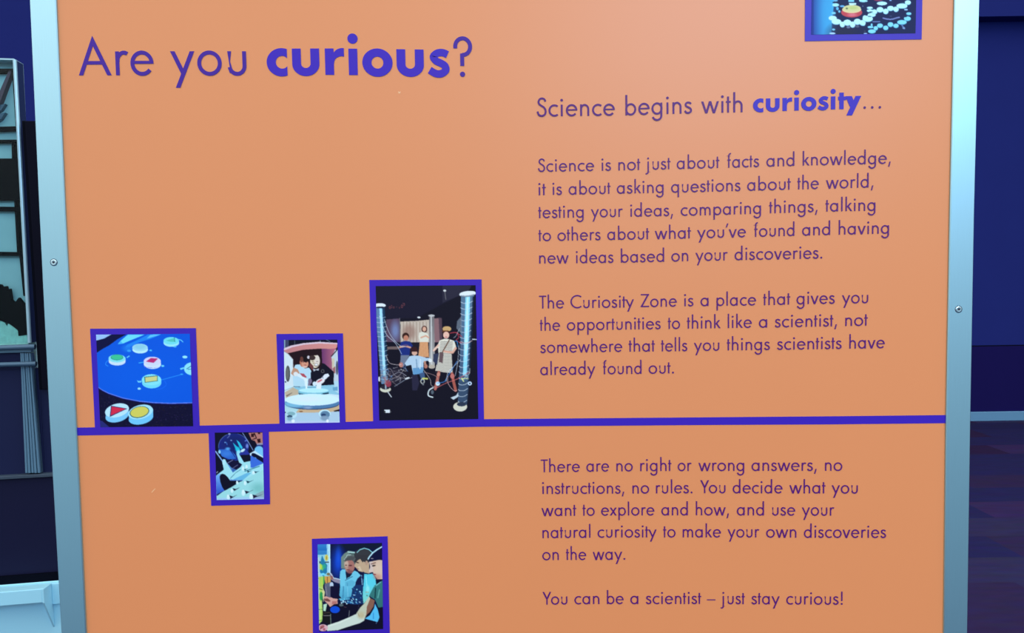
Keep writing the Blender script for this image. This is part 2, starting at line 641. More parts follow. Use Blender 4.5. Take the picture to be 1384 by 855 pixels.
# countersunk screws
for parent, (px, py) in ((rail_l, (72.8, 354.4)), (rail_r, (1295.6, 417.8))):
    c = on_board(px, py, RAIL_Y)
    q = MB()
    N = 28
    prof = [(0.0042, -0.0002), (0.0039, -0.0007), (0.0030, -0.0009), (0.0017, -0.0008), (0.0013, 0.0016)]
    rings = []
    for r, dy in prof:
        rings.append([(c.x + r * math.cos(t * 2 * math.pi / N), RAIL_Y + dy, c.z + r * math.sin(t * 2 * math.pi / N)) for t in range(N)])
    vs = [p for ring in rings for p in ring]
    fs = []
    for i in range(len(rings) - 1):
        for k in range(N):
            k2 = (k + 1) % N
            fs.append((i * N + k, i * N + k2, (i + 1) * N + k2, (i + 1) * N + k))
    sc = build('screw', vs, fs, M['screw'], parent, smooth=False)
    q = MB()
    hx = [(c.x + 0.0016 * math.cos(k * math.pi / 3), c.z + 0.0016 * math.sin(k * math.pi / 3)) for k in range(6)]
    q.hexa([(x, RAIL_Y - 0.00095, z) for x, z in hx], [(x, RAIL_Y - 0.0004, z) for x, z in hx])
    build('socket', q.v, q.f, M['socket'], sc)
    q = MB()
    ring0 = [(c.x + 0.0050 * math.cos(t * 2 * math.pi / N), RAIL_Y - 0.00012, c.z + 0.0050 * math.sin(t * 2 * math.pi / N)) for t in range(N)]
    ring1 = [(c.x + 0.0041 * math.cos(t * 2 * math.pi / N), RAIL_Y - 0.00012, c.z + 0.0041 * math.sin(t * 2 * math.pi / N)) for t in range(N)]
    build('countersink', ring0 + ring1, [(k, (k + 1) % N, N + (k + 1) % N, N + k) for k in range(N)], M['ledge'], sc)

# purple line across the board
S_TOP = [(103, 577.6), (270, 574.9), (377, 572.2), (490, 569.2), (655, 566.2), (800, 564.9), (960, 563.6), (1120, 562.3), (1280, 560.6)]
S_BOT = [(103, 588.3), (270, 585.5), (377, 582.9), (490, 579.5), (655, 576.3), (800, 575.2), (960, 574.0), (1120, 573.2), (1280, 571.6)]
vs, fs = [], []
xs = [103.6] + list(range(120, 1270, 25)) + [1278.6]
for x in xs:
    vs += [on_board(x, interp(S_TOP, x), -0.0004), on_board(x, interp(S_BOT, x), -0.0004)]
for i in range(len(xs) - 1):
    fs.append((2 * i, 2 * i + 1, 2 * i + 3, 2 * i + 2))
build('purple_line', vs, fs, M['purple'], board, label='thin purple line running across the board')

# chips and scratches in the print
for pts in ([(538.2, 123.2), (540.2, 124.4), (541.6, 122.6), (541.0, 126.0), (538.6, 126.2)],
            [(204.5, 664.8), (209.5, 659.6), (210.2, 660.2), (205.2, 665.6)]):
    build('chip', [on_board(x, y, -0.0003) for x, y in pts], [tuple(range(len(pts)))], M['chip'], board)

# ------------------------------------------------------------------ lettering: geometric sans built from strokes
SW = 16.6            # stroke weight, x-height = 100


def arc(cx, cy, rx, ry, a0, a1, n=18):
    return [(cx + rx * math.cos(math.radians(a0 + (a1 - a0) * i / n)), cy + ry * math.sin(math.radians(a0 + (a1 - a0) * i / n))) for i in range(n + 1)]


def catmull(p, n=7):
    q = [p[0]] + list(p) + [p[-1]]
    out = []
    for i in range(1, len(q) - 2):
        a, b, c, d = q[i - 1], q[i], q[i + 1], q[i + 2]
        for k in range(n):
            t = k / n
            out.append(tuple(0.5 * (2 * b[j] + (c[j] - a[j]) * t + (2 * a[j] - 5 * b[j] + 4 * c[j] - d[j]) * t * t + (3 * b[j] - a[j] - 3 * c[j] + d[j]) * t ** 3) for j in (0, 1)))
    out.append(p[-1])
    return out


def stroke(pts, w=None, closed=False):
    w = w or SW
    n = len(pts)
    L_, R_ = [], []
    for i in range(n):
        if closed:
            a, c = pts[(i - 1) % n], pts[(i + 1) % n]
        else:
            a, c = pts[max(i - 1, 0)], pts[min(i + 1, n - 1)]
        b = pts[i]

        def nrm(p, q_):
            dx, dy = q_[0] - p[0], q_[1] - p[1]
            l = math.hypot(dx, dy) or 1.0
            return (-dy / l, dx / l)
        if not closed and i == 0:
            nx, ny, s = *nrm(b, c), 1.0
        elif not closed and i == n - 1:
            nx, ny, s = *nrm(a, b), 1.0
        else:
            n1, n2 = nrm(a, b), nrm(b, c)
            nx, ny = n1[0] + n2[0], n1[1] + n2[1]
            l = math.hypot(nx, ny) or 1.0
            nx, ny = nx / l, ny / l
            s = 1.0 / max(0.25, nx * n1[0] + ny * n1[1])
        L_.append((b[0] + nx * s * w / 2, b[1] + ny * s * w / 2))
        R_.append((b[0] - nx * s * w / 2, b[1] - ny * s * w / 2))
    m = n if closed else n - 1
    return [[L_[i], R_[i], R_[(i + 1) % n], L_[(i + 1) % n]] for i in range(m)]


def para(x0, y0, x1, y1, hw):
    return [[(x0 - hw / 2, y0), (x0 + hw / 2, y0), (x1 + hw / 2, y1), (x1 - hw / 2, y1)]]


def bar(x0, x1, y0, y1):
    return [[(x0, y0), (x1, y0), (x1, y1), (x0, y1)]]


def disc(cx, cy, r, n=20):
    p = arc(cx, cy, r, r, 0, 360, n)[:-1]
    return [p]


def strip2(o, i):
    return [[o[k], i[k], i[k + 1], o[k + 1]] for k in range(len(o) - 1)]


XH, CAP, ASC, DSC = 100, 161, 175, -57
h = SW / 2
TOPC, BOTC = 103 - h, -3 + h            # round overshoot centre lines


def bowl(cx, rx=39.7):
    return stroke(arc(cx, 50, rx, TOPC - 50, 0, 360, 40)[:-1], closed=True)


def arch(x0, x1):
    c, r = (x0 + x1) / 2, (x1 - x0) / 2
    return stroke([(x1, 0), (x1, 56)] + arc(c, 58, r, TOPC - 58, 4, 172, 22))


G = {}


def glyph(ch, shapes, l, r):
    xs = [p[0] for s in shapes for p in s]
    x0, x1 = min(xs), max(xs)
    G[ch] = ([[(p[0] - x0, p[1]) for p in s] for s in shapes], x1 - x0, l, r)


stem = lambda x, y0=0, y1=XH: bar(x - h, x + h, y0, y1)
glyph('a', bowl(48) + stem(86), 9, 17)
glyph('b', bowl(48) + stem(10, 0, ASC), 17, 9)
glyph('c', stroke(arc(52, 50, 43.7, TOPC - 50, 50, 310, 34)), 9, 4)
glyph('d', bowl(48) + stem(86, 0, ASC), 9, 17)
glyph('e', stroke(arc(50, 50, 41.7, TOPC - 50, -3, 322, 40)) + bar(9, 91, 47.5, 60), 9, 7)
glyph('f', stroke([(18, 0), (18, 140)] + arc(40, 140, 22, 29, 180, 78, 12), SW) + bar(0, 42, 85, 99), 3, 0)
glyph('g', bowl(48) + stroke([(86, XH), (86, -10)] + arc(48.5, -12, 37.5, 36.5, 0, -166, 24)), 9, 17)
glyph('h', stem(h, 0, ASC) + arch(h, 70.5), 17, 16)
glyph('i', stem(11) + disc(11, 138, 11.8), 15, 15)
glyph('j', stroke([(34, XH), (34, -25)] + arc(12, -25, 22, 23, 0, -90, 12) + [(1, -47.5)]) + disc(34, 138, 11.8), -5, 3)
glyph('k', stem(h, 0, ASC) + para(20, 47, 62, 100, 23) + para(70, 0, 29, 59, 22), 17, 1)
glyph('l', stem(h, 0, ASC), 17, 17)
glyph('m', stem(h) + arch(h, 65) + arch(65, 121.5), 17, 16)
glyph('n', stem(h) + arch(h, 70.5), 17, 16)
glyph('o', stroke(arc(52, 50, 43.9, TOPC - 50, 0, 360, 44)[:-1], closed=True), 9, 9)
glyph('p', bowl(48) + stem(10, DSC, XH), 17, 9)
glyph('q', bowl(48) + stem(86, DSC, XH), 9, 17)
glyph('r', stem(h) + stroke([(h + 1, 56)] + arc(37, 58, 28, TOPC - 58, 172, 58, 14)), 17, 1)
glyph('s', stroke(catmull([(1.12 * x_, y_) for x_, y_ in [(53, 82), (44, 91), (31, 94.5), (18, 91), (11, 78), (15, 64), (29, 55), (44, 46), (53, 30), (48, 13), (31, 5.5), (15, 10), (5, 25)]])), 7, 7)
glyph('t', stem(20, 0, 138) + bar(2, 43, 85.5, 100), 3, 4)
glyph('u', stroke([(h, XH), (h, 38)] + arc(40, 38, 40 - h, 38 - BOTC, 180, 360, 22) + [(80 - h, XH)]), 16, 16)
glyph('v', para(10, 100, 48, -3, 19.5) + para(86, 100, 48, -3, 19.5), 2, 2)
glyph('w', para(10, 100, 44, -3, 18.5) + para(76, 102, 44, -3, 18.5) + para(76, 102, 108, -3, 18.5) + para(142, 100, 108, -3, 18.5), 2, 2)
glyph('x', para(11, 100, 79, 0, 22) + para(79, 100, 11, 0, 22), 2, 2)
glyph('y', para(10, 100, 54, 6, 19.5) + para(94, 100, 29, -53, 19.5), 2, 2)
glyph('A', [[(0, 0), (19, 0), (66, 123), (65, 166)], [(123, 0), (142, 0), (65, 166), (66, 123)]] + bar(36, 108, 45, 60), 2, 2)
glyph('C', stroke(arc(84, 80.5, 76, 75, 50, 310, 40)), 9, 3)
glyph('S', stroke(catmull([(78, 128), (68, 148), (50, 155.5), (30, 150), (18, 128), (24, 107), (43, 92), (66, 76), (79, 46), (70, 16), (44, 5.5), (20, 15), (8, 44)])), 7, 7)
glyph('T', bar(0, 91, CAP - 15.5, CAP) + stem(45.5, 0, CAP), 3, 0)
glyph('Y', para(11, CAP, 56.5, 68, 21) + para(102, CAP, 56.5, 68, 21) + stem(56.5, 0, 76), 2, -12)
glyph('Z', bar(2, 106, CAP - 15.5, CAP) + bar(0, 106, 0, 15.5) + para(11, 8, 94, CAP - 8, 22), 5, 5)
glyph('.', disc(12, 10, 12), 14, 14)
glyph(',', para(22, 24, 7, -36, 15), 8, 8)
glyph('\u2019', para(25, 172, 7, 122, 16), 2, 2)
glyph('!', stem(12, 44, CAP) + disc(12, 10, 12), 20, 10)
glyph('\u2013', bar(0, 105, 46, 58), 5, 5)
glyph('?', stroke([(h, 117)] + arc(39.6, 125, 39.6 - h, 43 - h, 184, -94, 34), SW) + bar(28.2, 45, 44, 96) + disc(37, 9, 11), 5, 5)

# heavy weight for the emphasised words
GB = {}


def bglyph(ch, shapes, l=8, r=8):
    xs = [p[0] for s in shapes for p in s]
    x0, x1 = min(xs), max(xs)
    GB[ch] = ([[(p[0] - x0, p[1]) for p in s] for s in shapes], x1 - x0, l, r)


bglyph('c', strip2(arc(63, 53, 63, 59, 68.5, 291.5, 30), arc(65, 53, 26.5, 26.5, 38, 322, 30)), 5, 9)
bglyph('u', strip2([(0, 110), (0, 50)] + arc(57, 45, 57, 50, 180, 360, 26) + [(114, 50), (114, 110)], [(37, 110), (37, 50)] + arc(57, 48, 20, 19, 180, 360, 26) + [(77, 50), (77, 110)]), 12, 12)
bglyph('r', bar(0, 37, 0, 110) + strip2([(37, 93), (41, 98), (46, 103), (52, 107), (60, 110), (70, 112), (80, 112)], [(37, 44), (39, 57), (43, 65), (49, 71.5), (58, 76), (68, 78), (80, 77)]), 12, 4)
bglyph('i', bar(0, 37, 0, 110) + disc(18.5, 152, 21.5, 28), 12, 12)
bglyph('o', strip2(arc(63.5, 53, 63.5, 59, 0, 360, 48), arc(63.5, 53, 25, 25, 0, 360, 48)), 5, 5)
bglyph('s', stroke(catmull([(82, 90), (62, 98), (40, 96), (23, 81), (33, 64), (52, 55), (70, 43), (73, 25), (55, 11), (31, 11), (6, 25)]), 31), 4, 4)
bglyph('t', bar(10, 47, 0, 140) + bar(0, 68, 75, 107), 8, 0)
bglyph('y', para(27, 109, 64, 18, 53) + para(108, 109, 33, -54, 48), -1, 2)


def lean(px):
    """slope of the board's uprights in the photograph at column px"""
    return 0.047 - 0.0635 * (px - 96) / 1187.0


def set_word(out, text, x0, x1, base, u, font=G, lift=0.0):
    gl_ = [font[c] for c in text]
    pos, x = [], 0.0
    for i, (sh_, w, l, r) in enumerate(gl_):
        if i:
            x += gl_[i - 1][3] + l
            if text[i - 1] == 'r' and text[i] in 'aeoc':
                x -= 2
            if text[i - 1:i + 1] == 'ty':
                x -= 6
        pos.append(x)
        x += w
    ux = (x1 - x0) / x
    STAT.append((text, round(ux / u, 3)))
    for gi, ((sh_, w, l, r), gx) in enumerate(zip(gl_, pos)):
        for si, poly in enumerate(sh_):
            vs = []
            for (a, b_) in poly:
                px = x0 + (gx + a) * ux
                yy = b_ * u
                py = interp(base, px) - yy
                px -= lean(px) * yy
                vs.append(on_board(px, py, -0.0005 - lift - 0.000004 * si))
            out.add(vs, [tuple(range(len(vs)))])


STAT = []


def text_part(name, rows, mat, label=None, font=G, parent=None):
    mb = MB()
    for base, u, words in rows:
        for w in words:
            k = 1.0 if u > 0.13 else 1.025 + 0.045 * (w[1] - 730) / 470
            set_word(mb, w[0], w[1] + 0.15, w[2] - 0.15, base, u * k, font)
    return mb.out(name, mat, parent or board, label=label)


T_BASE = [(107, 101.8), (208, 101.4), (330, 101.4), (445, 101.0), (484, 101.4), (553, 102.2), (592, 102.8), (630, 103.2)]
S_BASE = [(762, 156.9), (846, 155.7), (902, 153.9), (993, 151.8), (1060, 149.8), (1125, 147.7), (1190, 146.3)]
for w in (('Are', 106.4, 208.3), ('you', 230.8, 333.6), ('?', 613.2, 638.9)):
    text_part('heading_word', [(T_BASE, 0.3225, [w])], M['heading'])
text_part('heading_word', [(T_BASE, 0.324, [('curious', 360.8, 608.0)])], M['purple'], 'heavy purple word curious', GB)
for w in (('Science', 725.2, 831.2), ('begins', 845.0, 935.5), ('with', 947.6, 1003.8)):
    text_part('subheading_word', [(S_BASE, 0.157, [w])], M['violet'])
text_part('subheading_word', [(S_BASE, 0.160, [('curiosity', 1017.6, 1164.1)])], M['purple'], 'heavy purple word curiosity', GB)
text_part('ellipsis', [(S_BASE, 0.150, [('.', 1166.9, 1170.6), ('.', 1177.1, 1180.8), ('.', 1187.4, 1191.1)])], M['violet'])

P1 = [
    ([(727, 232.0), (837, 230.2), (970, 226.9), (1086, 223.6), (1198, 221.0)], 0.107,
     [('Science', 726.9, 803.2), ('is', 812.9, 826.0), ('not', 835.7, 865.6), ('just', 872.3, 906.4), ('about', 914.6, 972.4), ('facts', 981.3, 1026.2), ('and', 1035.8, 1074.0), ('knowledge,', 1084.8, 1204.0)]),
    ([(728, 263.6), (824, 261.7), (927, 259.7), (1026, 257.2), (1158, 253.6)], 0.107,
     [('it', 727.6, 738.0), ('is', 746.7, 759.7), ('about', 768.5, 825.4), ('asking', 833.6, 897.2), ('questions', 907.0, 1001.0), ('about', 1009.8, 1068.9), ('the', 1077.5, 1106.9), ('world,', 1116.2, 1180.6)]),
    ([(728, 294.6), (838, 292.9), (954, 290.7), (1047, 287.9), (1117, 285.7), (1180, 284.6)], 0.106,
     [('testing', 727.4, 789.2), ('your', 798.6, 842.0), ('ideas,', 851.7, 909.7), ('comparing', 919.9, 1028.9), ('things,', 1039.3, 1105.1), ('talking', 1115.5, 1183.5)]),
    ([(728, 325.6), (774, 324.9), (905, 322.6), (1019, 319.9), (1134, 316.9), (1200, 315.4)], 0.106,
     [('to', 727.6, 744.9), ('others', 753.4, 811.9), ('about', 820.7, 877.5), ('what', 884.9, 934.0), ('you\u2019ve', 942.0, 1008.4), ('found', 1017.6, 1074.0), ('and', 1084.0, 1122.3), ('having', 1133.4, 1201.9)]),
    ([(729, 356.0), (840, 354.7), (925, 352.8), (1003, 351.2), (1077, 349.7), (1112, 349.0)], 0.106,
     [('new', 728.6, 768.8), ('ideas', 778.3, 829.3), ('based', 838.9, 898.0), ('on', 907.3, 930.4), ('your', 939.8, 983.8), ('discoveries.', 992.8, 1111.6)]),
]
text_part('paragraph_text', P1, M['violet'], 'paragraph of five purple lines beginning Science is not just about facts')
P2 = [
    ([(734, 416.7), (838, 415.4), (926, 413.7), (1038, 412.1), (1093, 410.6), (1172, 409.4)], 0.1055,
     [('The', 728.6, 762.6), ('Curiosity', 771.0, 857.0), ('Zone', 865.8, 915.0), ('is', 924.5, 937.4), ('a', 946.7, 958.0), ('place', 968.2, 1022.1), ('that', 1031.3, 1068.3), ('gives', 1076.5, 1128.4), ('you', 1137.7, 1173.6)]),
    ([(731, 446.8), (846, 445.1), (935, 443.9), (985, 443.1), (1070, 441.8), (1143, 440.4)], 0.1055,
     [('the', 729.6, 757.2), ('opportunities', 766.1, 893.1), ('to', 902.5, 919.3), ('think', 928.3, 974.2), ('like', 983.5, 1016.3), ('a', 1025.6, 1037.2), ('scientist,', 1047.0, 1131.3), ('not', 1142.3, 1173.0)]),
    ([(731, 476.8), (824, 475.2), (912, 474.4), (1000, 473.1), (1073, 472.1), (1149, 470.9)], 0.105,
     [('somewhere', 730.1, 841.2), ('that', 849.6, 885.3), ('tells', 893.3, 929.1), ('you', 937.7, 972.4), ('things', 982.2, 1040.7), ('scientists', 1050.1, 1137.7), ('have', 1147.8, 1196.0)]),
    ([(731, 506.6), (815, 505.5), (903, 504.4)], 0.105,
     [('already', 730.2, 804.8), ('found', 813.4, 867.4), ('out.', 876.6, 911.1)]),
]
text_part('paragraph_text', P2, M['violet'], 'paragraph of four purple lines beginning The Curiosity Zone is a place')
P3 = [
    ([(734, 637.9), (807, 636.9), (893, 636.2), (1040, 636.0), (1138, 635.9)], 0.1045,
     [('There', 730.8, 783.9), ('are', 792.5, 823.4), ('no', 833.0, 855.4), ('right', 865.2, 907.6), ('or', 915.9, 935.0), ('wrong', 943.9, 1006.2), ('answers,', 1015.7, 1103.9), ('no', 1114.9, 1138.6)]),
    ([(733, 667.2), (855, 666.6), (953, 666.1), (1086, 666.4), (1160, 666.6)], 0.1045,
     [('instructions,', 732.7, 843.8), ('no', 854.7, 877.5), ('rules.', 886.5, 936.1), ('You', 946.3, 980.7), ('decide', 990.2, 1057.8), ('what', 1066.7, 1115.8), ('you', 1123.8, 1159.5)]),
    ([(732, 697.0), (850, 696.2), (941, 696.0), (1033, 696.2), (1123, 696.5)], 0.1045,
     [('want', 731.7, 779.0), ('to', 787.2, 803.9), ('explore', 812.4, 884.7), ('and', 893.8, 930.0), ('how,', 940.4, 985.4), ('and', 995.8, 1032.9), ('use', 1043.4, 1075.0), ('your', 1083.6, 1127.8)]),
    ([(733, 726.9), (832, 726.0), (922, 725.8), (1021, 725.9), (1076, 726.3), (1165, 726.5)], 0.1045,
     [('natural', 733.1, 798.2), ('curiosity', 807.6, 887.7), ('to', 896.2, 913.2), ('make', 922.6, 974.6), ('your', 983.2, 1026.5), ('own', 1035.4, 1076.5), ('discoveries', 1086.4, 1197.8)]),
    ([(733, 756.6), (828, 756.1)], 0.1045,
     [('on', 732.9, 755.4), ('the', 764.8, 792.5), ('way.', 801.1, 845.3)]),
]
text_part('paragraph_text', P3, M['violet'], 'paragraph of five purple lines beginning There are no right or wrong answers')
P4 = [
    ([(739, 816.7), (802, 815.9), (950, 815.8), (1087, 816.5), (1140, 816.8)], 0.1045,
     [('You', 733.3, 767.0), ('can', 776.3, 810.3), ('be', 820.1, 843.1), ('a', 851.8, 863.1), ('scientist', 872.7, 947.9), ('\u2013', 955.3, 967.0), ('just', 974.0, 1006.9), ('stay', 1015.4, 1054.0), ('curious!', 1062.6, 1139.2)]),
]
text_part('paragraph_text', P4, M['violet'], 'last purple line of text, ending just stay curious')
print('TEXT FIT', STAT)

# ------------------------------------------------------------------ pictures on the board
SS = 3               # raster cells per photo unit


class Canvas:
    """small colour raster used to colour the vertices of a printed picture"""

    def __init__(s, x0, y0, x1, y1, fill):
        s.x0, s.y0 = x0, y0
        s.w, s.h = int((x1 - x0) * SS), int((y1 - y0) * SS)
        s.a = np.zeros((s.h, s.w, 3))
        s.a[:] = fill
        s.ox, s.oy, s.sc = 0.0, 0.0, 1.0
        s.rng = np.random.default_rng(5)

    def crop(s, ox, oy, sc):
        s.ox, s.oy, s.sc = ox, oy, sc
        return s

    def px(s, p):
        return [((x / s.sc + s.ox - s.x0) * SS, (y / s.sc + s.oy - s.y0) * SS) for x, y in p]

    def paint(s, mask, sl, color, color2=None, ax=None, alpha=1.0, noise=0.0):
        reg = s.a[sl]
        c = np.array(color, float)
        if color2 is not None:
            hh, ww = mask.shape
            if ax == 'x':
                t = np.tile(np.linspace(0, 1, ww), (hh, 1))
            else:
                t = np.tile(np.linspace(0, 1, hh)[:, None], (1, ww))
            c = c + (np.array(color2, float) - c) * t[..., None]
        else:
            c = np.broadcast_to(c, reg.shape).copy()
        if noise:
            c = c + s.rng.normal(0, noise, reg.shape[:2])[..., None]
        m = (mask * alpha)[..., None]
        s.a[sl] = reg * (1 - m) + c * m

    def region(s, xs, ys):
        i0, i1 = max(0, int(min(xs)) - 1), min(s.w, int(max(xs)) + 2)
        j0, j1 = max(0, int(min(ys)) - 1), min(s.h, int(max(ys)) + 2)
        if i1 <= i0 or j1 <= j0:
            return None
        X, Y = np.meshgrid(np.arange(i0, i1) + 0.5, np.arange(j0, j1) + 0.5)
        return (slice(j0, j1), slice(i0, i1)), X, Y

    def poly(s, pts, color, **k):
        p = s.px(pts)
        r = s.region([a for a, _ in p], [b for _, b in p])
        if r is None:
            return
        sl, X, Y = r
        m = np.zeros(X.shape, bool)
        for (xa, ya), (xb, yb) in zip(p, p[1:] + p[:1]):
            if ya == yb:
                continue
            cr = ((ya > Y) != (yb > Y)) & (X < (xb - xa) * (Y - ya) / (yb - ya) + xa)
            m ^= cr
        s.paint(m.astype(float), sl, color, **k)

    def ell(s, cx, cy, rx, ry, color, rot=0.0, soft=0.0, ring=0.0, **k):
        (x, y), = s.px([(cx, cy)])
        f = SS / s.sc
        rx, ry = max(rx * f, 0.4), max(ry * f, 0.4)
        R = max(rx, ry) * (1 + soft)
        r = s.region([x - R, x + R], [y - R, y + R])
        if r is None:
            return
        sl, X, Y = r
        c, sn = math.cos(math.radians(rot)), math.sin(math.radians(rot))
        U = ((X - x) * c + (Y - y) * sn) / rx
        V = (-(X - x) * sn + (Y - y) * c) / ry
        d = np.sqrt(U * U + V * V)
        if soft:
            m = np.clip((1 + soft - d) / (2 * soft), 0, 1)
        else:
            m = (d <= 1).astype(float)
        if ring:
            m = m * (d >= 1 - ring)
        s.paint(m, sl, color, **k)

    def line(s, pts, w, color, **k):
        p = s.px(pts)
        hw = max(w * SS / s.sc / 2, 0.5)
        for (xa, ya), (xb, yb) in zip(p, p[1:]):
            r = s.region([min(xa, xb) - hw, max(xa, xb) + hw], [min(ya, yb) - hw, max(ya, yb) + hw])
            if r is None:
                continue
            sl, X, Y = r
            dx, dy = xb - xa, yb - ya
            L2 = dx * dx + dy * dy or 1e-6
            t = np.clip(((X - xa) * dx + (Y - ya) * dy) / L2, 0, 1)
            d = np.hypot(X - xa - t * dx, Y - ya - t * dy)
            s.paint((d <= hw).astype(float), sl, color, **k)

    def curve(s, pts, w, color, **k):
        s.line(catmull(pts, 6), w, color, **k)

    def rect(s, x0, y0, x1, y1, color, **k):
        s.poly([(x0, y0), (x1, y0), (x1, y1), (x0, y1)], color, **k)

    def done(s, blur=1):
        a = s.a
        for _ in range(blur):
            p = np.pad(a, ((1, 1), (1, 1), (0, 0)), mode='edge')
            a = (p[1:-1, :-2] + 2 * p[1:-1, 1:-1] + p[1:-1, 2:]) / 4
            p = np.pad(a, ((1, 1), (1, 1), (0, 0)), mode='edge')
            a = (p[:-2, 1:-1] + 2 * p[1:-1, 1:-1] + p[2:, 1:-1]) / 4
        s.a = np.clip(a, 0, 255)

    def sample(s, px, py):
        x = np.clip((px - s.x0) * SS - 0.5, 0, s.w - 1.001)
        y = np.clip((py - s.y0) * SS - 0.5, 0, s.h - 1.001)
        i, j = x.astype(int), y.astype(int)
        u, v = (x - i)[..., None], (y - j)[..., None]
        i2, j2 = np.minimum(i + 1, s.w - 1), np.minimum(j + 1, s.h - 1)
        A = s.a
        return (A[j, i] * (1 - u) + A[j, i2] * u) * (1 - v) + (A[j2, i] * (1 - u) + A[j2, i2] * u) * v


mp_ = bpy.data.materials.new('picture_print')
mp_.use_nodes = True
_b = mp_.node_tree.nodes['Principled BSDF']
_c = mp_.node_tree.nodes.new('ShaderNodeVertexColor')
_c.layer_name = 'ink'
mp_.node_tree.links.new(_c.outputs['Color'], _b.inputs['Base Color'])
_b.inputs['Roughness'].default_value = 0.45
_b.inputs['Specular IOR Level'].default_value = 0.14
M['print'] = mp_

INK = 0.93           # ink density of the prints


def picture(outer, quad, canvas, label):
    """purple border (outer outline, four photo points clockwise from top left) and the print on it"""
    bo = build('picture_border', [on_board(x, y, -0.0006) for x, y in outer], [(0, 3, 2, 1)], M['purple'], board, label=label[0])
    canvas.done()
    (ax, ay), (bx, by), (cx, cy), (dx, dy) = quad
    step = 0.7
    nx = int(max(abs(bx - ax), abs(cx - dx)) / step) + 1
    ny = int(max(abs(dy - ay), abs(cy - by)) / step) + 1
    U, V = np.meshgrid(np.linspace(0, 1, nx + 1), np.linspace(0, 1, ny + 1))
    PX = (ax * (1 - U) + bx * U) * (1 - V) + (dx * (1 - U) + cx * U) * V
    PY = (ay * (1 - U) + by * U) * (1 - V) + (dy * (1 - U) + cy * U) * V
    rgb = canvas.sample(PX, PY) / 255.0
    rgb = np.where(rgb <= 0.04045, rgb / 12.92, ((rgb + 0.055) / 1.055) ** 2.4) * INK
    f = np.array(FWD)
    D = f + np.array(RGT) * ((PX - W / 2) / F)[..., None] - np.array(UPV) * ((PY - H / 2) / F)[..., None]
    yy = -0.0009
    P = np.array(CAM) + D * ((yy - CAM.y) / D[..., 1])[..., None]
    vs = P.reshape(-1, 3)
    idx = np.arange((nx + 1) * (ny + 1)).reshape(ny + 1, nx + 1)
    fs = np.stack([idx[:-1, :-1], idx[1:, :-1], idx[1:, 1:], idx[:-1, 1:]], -1).reshape(-1, 4)
    me = bpy.data.meshes.new('photo_print')
    me.from_pydata(vs.tolist(), [], fs.tolist())
    me.materials.append(M['print'])
    at = me.color_attributes.new('ink', 'FLOAT_COLOR', 'POINT')
    buf = np.ones((len(vs), 4), np.float32)
    buf[:, :3] = rgb.reshape(-1, 3)
    at.data.foreach_set('color', buf.ravel())
    o = bpy.data.objects.new('photo_print', me)
    COL.objects.link(o)
    o.parent = bo
    o['label'] = label[1]
    return bo


# --- blue table with counters
c = Canvas(126, 446, 266, 582, (2, 92, 222)).crop(110, 430, 5.34)
c.ell(420, 420, 260, 150, (0, 98, 228), soft=0.6, alpha=0.6)
c.poly([(100, 110), (335, 110), (262, 150), (200, 195), (150, 222), (115, 246), (100, 250)], (6, 10, 62))
c.poly([(100, 112), (222, 112), (165, 145), (100, 162)], (165, 202, 245))
c.poly([(335, 118), (455, 118), (370, 152), (300, 182), (262, 186), (285, 160)], (118, 230, 250))
c.poly([(262, 188), (300, 183), (285, 165)], (60, 170, 245), alpha=0.7)
c.poly([(480, 118), (575, 116), (500, 148), (420, 172), (350, 205), (318, 208), (330, 190), (400, 158)], (40, 150, 245), alpha=0.8)
c.poly([(500, 117), (578, 115), (520, 133), (470, 146)], (100, 205, 250))
c.ell(335, 215, 35, 22, (40, 140, 240), soft=0.6, alpha=0.7)
arcp = [(110, 490), (150, 517), (200, 542), (300, 575), (420, 598), (520, 608), (640, 613), (820, 609)]
c.poly(arcp + [(830, 800), (110, 800)], (9, 6, 46), noise=9)
c.line(arcp, 6, (110, 140, 245))
c.line([(x, y + 6) for x, y in arcp], 6, (16, 16, 96))
c.rng = np.random.default_rng(2)
for _ in range(260):
    x, y = c.rng.uniform(130, 805), c.rng.uniform(560, 785)
    if y > interp(arcp, x) + 14:
        c.ell(x, y, 4, 3, tuple(c.rng.choice([[40, 44, 66], [60, 40, 90], [14, 10, 40], [50, 36, 40]])), alpha=0.7)
c.poly([(130, 735), (150, 740), (215, 795), (130, 795)], (38, 42, 116))
c.line([(330, 282), (345, 272)], 8, (110, 210, 250))
c.curve([(196, 300), (178, 318), (176, 335), (192, 344)], 5, (50, 150, 250))
# green, white, teal counters
for (x, y, rx, ry, hh, top, side) in ((257, 289, 61, 29, 22, (140, 235, 240), (218, 236, 250)), (423, 210, 56, 27, 16, (170, 225, 242), (200, 246, 255)), (648, 162, 56, 27, 16, (120, 232, 240), (165, 240, 255)),
                                      (512, 310, 62, 33, 22, (232, 222, 250), (222, 240, 255)), (506, 443, 70, 40, 22, (140, 238, 246), (120, 226, 255)), (797, 362, 56, 44, 4, (150, 235, 250), (120, 226, 250))):
    c.ell(x + 1, y + hh + 6, rx * 0.95, ry * 0.8, (10, 60, 190), soft=0.2, alpha=0.6)
    c.ell(x + 1, y + hh, rx, ry, side)
    c.rect(x - rx + 1, y, x + rx, y + hh, side)
    c.ell(x, y, rx, ry, top)
c.ell(257, 281, 45, 21, (20, 120, 120))
c.ell(257, 280, 42, 19, (64, 204, 150))
c.ell(423, 205, 42, 18, (150, 214, 232), soft=0.3)
c.poly([(610, 160), (670, 142), (672, 170), (640, 168)], (90, 205, 190))
c.line([(672, 140), (674, 168)], 4, (40, 120, 130))
c.curve([(700, 152), (720, 158), (732, 170)], 6, (110, 215, 250))
c.ell(676, 205, 11, 5, (80, 190, 250))
